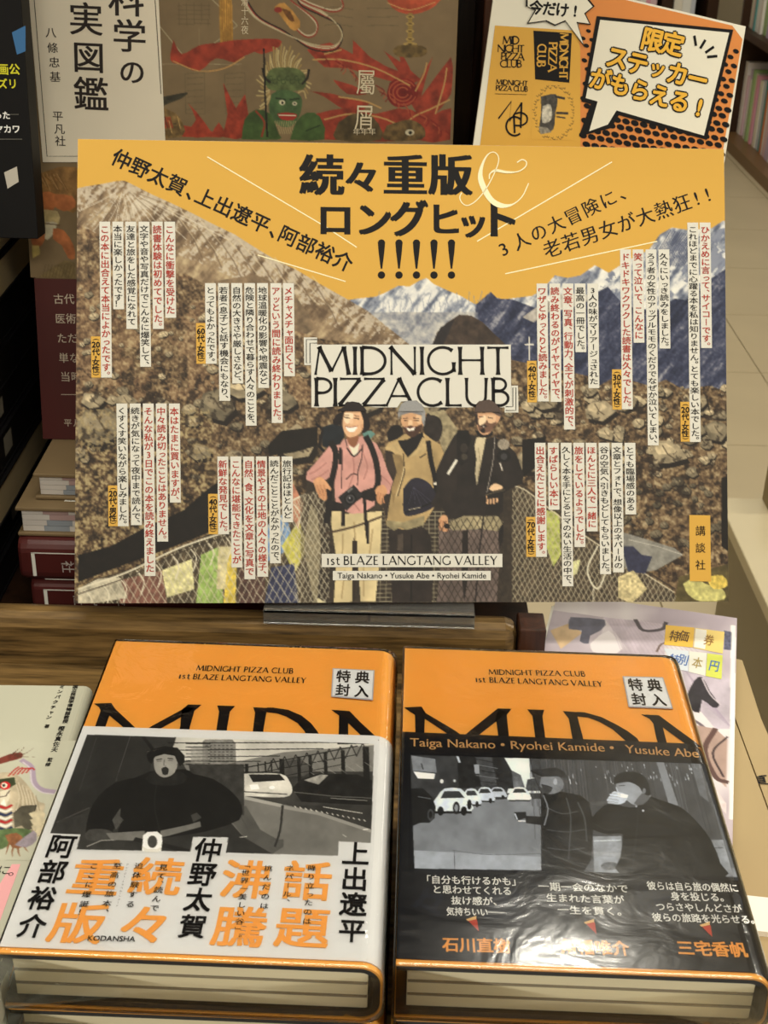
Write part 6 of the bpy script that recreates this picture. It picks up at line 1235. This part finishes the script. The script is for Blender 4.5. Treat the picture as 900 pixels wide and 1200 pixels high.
    cv.line([(84, 240), (90, 270), (110, 290)], 8, (40, 36, 28), smooth=3); cv.line([(246, 245), (240, 275), (222, 295)], 8, (40, 36, 28), smooth=3)
    cv.poly([(115, 330), (150, 315), (200, 325), (222, 350), (215, 400), (190, 440), (150, 445), (120, 420), (105, 380)], (72, 96, 58), .3, 20, 8, smooth=3); cv.ell(152, 360, 11, 9, (214, 206, 170)); cv.ell(153, 361, 4, 5, (30, 26, 20)); cv.ell(196, 364, 9, 7, (200, 192, 160)); cv.ell(196, 364, 3, 4, (30, 26, 20)); cv.poly([(135, 400), (165, 395), (205, 402), (190, 422), (150, 420)], (160, 50, 40), smooth=2); cv.line([(140, 404), (200, 406)], 4, (222, 210, 180)); cv.line([(130, 345), (165, 350)], 5, (40, 52, 32)); cv.line([(180, 350), (212, 346)], 5, (40, 52, 32))
    for i in range(12): cv.line([(120+i*8, 425), (116+i*8, 450), (122+i*8, 470)], 3, (176, 160, 112), smooth=3, alpha=.8)
    cv.poly([(10, 490), (20, 420), (60, 385), (110, 400), (140, 470), (140, 490)], (66, 88, 46), .3, 21, 10, smooth=2); cv.poly([(180, 490), (200, 430), (240, 395), (285, 410), (300, 490)], (66, 88, 46), .3, 22, 10, smooth=2); cv.line([(60, 390), (90, 430), (80, 480)], 7, (140, 60, 40), smooth=3); cv.line([(235, 460), (285, 440)], 4, (36, 50, 28)); cv.line([(88, 172), (92, 330), (100, 480)], 6, (26, 22, 18))
    # braided cords with an amber bead
    for o_, c_ in ((0, (206, 192, 160)), (6, (150, 54, 40)), (11, (40, 34, 28)), (-6, (190, 176, 140))): cv.line([(10+o_, -10), (60+o_, 60), (150+o_, 110), (250, 160+o_), (330, 168+o_), (362, 135+o_*.5), (350+o_*.3, 90), (290, 45+o_), (220, 10+o_), (190+o_, -15)], 4.5, c_, smooth=6)
    for o_, c_ in ((0, (206, 192, 160)), (6, (150, 54, 40))): cv.line([(200, -15+o_), (260, 15+o_), (330, 36+o_), (366, 20+o_), (350+o_, -15)], 4.5, c_, smooth=6); cv.line([(135, 20+o_), (200, 95+o_), (240, 125+o_), (272, 110+o_), (262+o_, 70), (180, 0)], 4.5, c_, smooth=6)
    cv.poly([(125, 25), (160, 10), (215, 75), (205, 105), (180, 100)], (190, 140, 72), .25, 23, 8, smooth=2); cv.poly([(150, 30), (180, 40), (195, 75), (175, 70)], (110, 72, 36), .3, 24, 5, smooth=2); cv.ell(138, 35, 14, 10, (140, 50, 40))
    for y in (30, 60, 90): cv.line([(300, y), (340, y-6), (400, y+4)], 2, (104, 92, 66)); cv.line([(450, y), (560, y)], 2, (104, 92, 66))
art('cover_artwork', PB, 139, 526, -44, 205, .00055, OL, tall, .0002, TB)
ik = Ink(PB, .0005)
for ch, x, y, s_ in (('屬', 429, 96, 29), ('屑', 427, 137, 29)): ik.gpx(ch, x, y, s_*.82, s_*1.1, 0, 0, 3)
for i, ch in enumerate('年年年'): ik.gpx(ch, 418+i*9, 154, 9, 9, 0, 0, 2)
for i, ch in enumerate('清十六夜'): ik.gpx(ch, 287, 2+i*11, 9, 11, 0, 0, 2)
ik.build('seal_lettering', mat('cream_seal_ink', (222, 208, 176), .5), TB)
def low(cv):
    cv.A *= (1+.08*(vnoise(cv.X, cv.Y, 20, 6, 5)*2-1))[..., None]; cv.view(0, 180, 4); SKN = (176, 106, 62)
    cv.poly([(160, 110), (200, 90), (360, 60), (360, 260), (320, 270), (260, 240), (200, 190), (150, 160)], (140, 104, 60), .4, 31, 8, smooth=2)
    for i in range(14): cv.line([(170+i*8, 90+(i*7) % 20), (200+i*9, 130+(i*11) % 50)], 4, (110, 76, 40) if i % 2 else (176, 140, 90))
    cv.poly([(160, 220), (200, 180), (260, 190), (260, 250), (220, 280), (160, 270)], SKN, .25, 32, 8, smooth=2); cv.poly([(260, 190), (340, 200), (352, 250), (300, 270), (250, 240)], SKN, .25, 33, 8, smooth=2)
    cv.poly([(150, 260), (270, 270), (275, 330), (240, 345), (150, 320)], (186, 166, 118), .25, 34, 6, smooth=2); cv.poly([(215, 320), (270, 325), (240, 390), (212, 400)], (206, 196, 166), .15, 35, 6, smooth=2); cv.line([(150, 320), (280, 335)], 4, (80, 54, 34))
    cv.poly([(140, 300), (200, 320), (212, 400), (180, 440), (150, 420)], SKN, .25, 36, 8, smooth=2); cv.poly([(250, 350), (300, 360), (345, 430), (350, 490), (320, 490), (290, 430), (250, 400)], SKN, .25, 37, 8, smooth=2); cv.poly([(150, 430), (185, 430), (188, 470), (155, 490)], (190, 170, 100), .2, 38, 6)
    cv.poly([(190, 570), (300, 500), (352, 510), (352, 590), (180, 590)], (120, 102, 66), .25, 39, 5)
    for i in range(10): cv.line([(200+i*15, 580), (215+i*15, 520)], 2, (84, 70, 44)); 
art('cover_artwork', PB, 36, 100, 196, 325, .00055, OL, low, .0002, TB)

# ---------------------------------------------------------------- demon drawing on the silver paperback
def demon(cv):
    cv.A *= (1+.03*(vnoise(cv.X, cv.Y, 20, 6, 4)*2-1))[..., None]; cv.view(0, 860, 3.53)
    cv.line([(90, 110), (130, 140), (140, 200), (170, 230), (225, 240)], 24, (166, 150, 170), smooth=4); cv.line([(95, 118), (124, 146), (132, 204), (168, 240), (220, 250)], 6, (206, 196, 206), smooth=4)
    cv.poly([(-20, 110), (40, 85), (90, 80), (90, 100), (40, 115), (-20, 130)], (120, 60, 50), .25, 41, 6, smooth=2)
    for a_ in (((60, 92), (90, 70), (104, 45)), ((70, 92), (110, 80), (140, 58)), ((70, 96), (110, 96), (142, 98)), ((50, 88), (70, 70), (80, 60))): cv.line(a_, [9, 8, 4, 2, 2, 1, 1, 1, 1, 1, 1, 1, 1, 1], (84, 52, 40), smooth=4)
    cv.poly([(-20, 180), (10, 160), (70, 170), (120, 220), (160, 280), (185, 290), (180, 330), (170, 400), (120, 440), (100, 400), (60, 420), (-20, 400)], (178, 166, 142), .25, 42, 12, smooth=3)
    for i in range(12): cv.line([(60+i*8, 190+i*6), (80+i*8, 260+i*8), (60+i*9, 340+i*6)], 3, (150, 136, 112) if i % 2 else (206, 196, 172), smooth=3)
    for i in range(5): cv.line([(36+i*18, 175-i*3), (60+i*17, 150-i*2), (78+i*16, 138+i*3)], 7, (176, 46, 44), smooth=3)
    cv.poly([(-10, 190), (60, 180), (66, 210), (30, 230), (-10, 225)], (58, 66, 44), .3, 43, 5); cv.ell(22, 215, 22, 17, (196, 40, 44)); cv.ell(18, 214, 13, 11, (232, 226, 206)); cv.ell(16, 214, 6, 6, (28, 24, 26)); cv.poly([(0, 240), (40, 228), (42, 262), (24, 300), (0, 290)], (220, 212, 190)); cv.line([(0, 262), (24, 258), (40, 236)], 5, (60, 40, 36)); cv.poly([(0, 292), (18, 270), (26, 300)], (240, 238, 226))
    for i, c_ in enumerate(((170, 40, 44), (226, 222, 210), (40, 50, 84), (226, 222, 210), (170, 40, 44), (226, 222, 210), (40, 50, 84), (170, 40, 44))): cv.line([(0, 300+i*15), (24, 308+i*15), (48, 296+i*15)], 14, c_, smooth=2)
    cv.poly([(55, 330), (90, 300), (150, 296), (140, 340), (160, 380), (110, 400), (90, 380), (60, 390)], (84, 80, 68), .3, 44, 8); cv.line([(55, 330), (90, 300), (150, 296), (140, 340), (160, 380), (110, 400)], 3, (34, 28, 26))
    for i in range(4): cv.poly([(118+i*6, 330+i*26), (160, 318+i*26), (186, 330+i*26), (180, 350+i*24), (140, 354+i*24)], (206, 194, 164), .12, 45, 5, smooth=3); cv.line([(130, 354+i*24), (180, 350+i*24)], 2, (130, 112, 84))
    cv.poly([(-10, 400), (60, 390), (130, 400), (110, 440), (40, 460), (-10, 480)], (92, 112, 72), .3, 46, 6, smooth=2); cv.poly([(20, 420), (70, 410), (100, 440), (90, 470), (50, 470)], (138, 92, 62), .25, 47, 5, smooth=2)
    for a_ in (((40, 450), (30, 480), (26, 500)), ((56, 460), (50, 490), (52, 508)), ((74, 462), (76, 490), (84, 508)), ((90, 450), (104, 474), (116, 488))): cv.line(a_, [9, 8, 7, 6, 5, 4, 3, 2, 2, 1, 1], (138, 92, 62), smooth=4)
    cv.poly([(60, 460), (140, 400), (150, 440), (110, 470)], (150, 140, 150), .2, smooth=2)
art('cover_drawing', PS, -25, 66, 868, 1008, .00045, (190, 190, 172), demon, .00012, SVt)

# ---------------------------------------------------------------- magazine cover
def mag(cv):
    cv.A[:] = mixc(vnoise(cv.X, cv.Y, 60, 70, 3), (.3, (176, 164, 176)), (.5, (206, 196, 204)), (.7, (226, 220, 222))); cv.view(620, 680, 3.21)
    cv.poly([(60, 110), (280, 140), (270, 240), (60, 240)], (186, 176, 186), .15, 71, 30); cv.poly([(80, 190), (160, 160), (200, 200), (120, 260)], (206, 178, 140), .2, 72, 20); cv.poly([(155, 140), (285, 150), (270, 190), (230, 210), (225, 240), (190, 230), (200, 190), (150, 185)], (96, 96, 112), .2, 73, 10, smooth=2)
    cv.poly([(230, 240), (300, 190), (350, 260), (300, 280), (240, 270)], (232, 226, 230), smooth=2); cv.poly([(280, 140), (500, 165), (515, 330), (560, 560), (640, 640), (560, 560), (400, 300)], (196, 184, 196), .15, 74, 14)
    for i in range(18): cv.line([(300+i*12, 150), (360+i*18, 300)], 2.5, (176, 160, 178), alpha=.6)
    cv.line([(400, 150), (430, 190), (500, 185), (515, 160)], 16, (74, 66, 72), smooth=4); cv.line([(480, 270), (500, 240), (560, 230)], 8, (110, 90, 84), smooth=3)
    cv.poly([(560, 300), (640, 280), (760, 380), (758, 560), (700, 560), (600, 440)], (188, 178, 192), .15, 75, 14)
    for i in range(16): cv.line([(580+i*6, 330+i*10), (700+i*5, 480+i*6)], 2, (160, 146, 168), alpha=.6)
    cv.poly([(590, 440), (620, 380), (650, 365), (680, 420), (715, 470), (690, 480), (650, 450), (640, 500), (600, 480)], (40, 36, 44), .3, 76, 8, smooth=2); cv.line([(650, 370), (680, 430), (720, 470)], 6, (196, 186, 196), smooth=3); cv.line([(560, 500), (640, 540), (700, 600)], 14, (110, 100, 110), smooth=3)
    cv.poly([(600, 540), (700, 560), (745, 600), (740, 780), (600, 640)], (176, 150, 140), .12, 77, 20); cv.line([(700, 560), (660, 640), (700, 740), (745, 760)], 20, (92, 66, 62), smooth=4); cv.line([(745, 590), (690, 650), (730, 740)], 8, (60, 44, 46), smooth=4); cv.poly([(640, 700), (740, 840), (740, 880), (600, 700)], (224, 210, 212), .1)
    cv.poly([(758, 170), (775, 172), (770, 900), (752, 900)], (240, 238, 236)); cv.poly([(732, 190), (760, 196), (758, 264), (732, 262)], (84, 86, 110), .4, 78, 2)
art('cover_photograph', PM, 646, 859, 724, 956, .0006, (200, 190, 198), mag, .0002, MG)
def m7(x, y): return (620+x/3.21, 680+y/3.21)
for nm_, qd, c_, tx, tc_ in (('price_tag', [(514, 170), (622, 180), (616, 255), (508, 245)], (230, 186, 70), '特価', (90, 60, 30)), ('price_tag', [(624, 181), (735, 196), (728, 278), (618, 256)], (232, 206, 120), '券', (150, 110, 50)), ('price_tag', [(506, 258), (600, 268), (598, 345), (548, 335)], (214, 222, 232), '特別', (70, 110, 180)), ('price_tag', [(602, 269), (668, 276), (662, 362), (600, 346)], (226, 226, 216), '本', (170, 150, 90)), ('price_tag', [(670, 277), (728, 284), (724, 374), (664, 362)], (206, 214, 90), '円', (60, 110, 190))):
    f_ = flat(nm_, PM, [pxpoly(PM, [m7(*p) for p in qd][::-1])], .0004, mat('tag_paper_%d_%d' % (c_[0], c_[2]), c_, .45), MG); ik = Ink(PM, .0006); cx = sum(p[0] for p in qd)/4; cy = sum(p[1] for p in qd)/4; x, y = m7(cx, cy)
    if c_ == (232, 206, 120): 
        ik2 = Ink(PM, .0005); ik2.pxpoly([m7(*p) for p in [(626, 184), (668, 190), (662, 262), (620, 254)][::-1]]); ik2.build('white_field', M_white, f_)
    for i, ch in enumerate(tx): ik.gpx(ch, x+(i-(len(tx)-1)/2)*11, y, 12, 14, -.1, .012, 3)
    ik.build('lettering', mat('tag_ink_%d_%d' % (tc_[0], tc_[2]), tc_, .5), f_)
_to_data = _to.data; bpy.data.objects.remove(_to); bpy.data.curves.remove(_to_data)
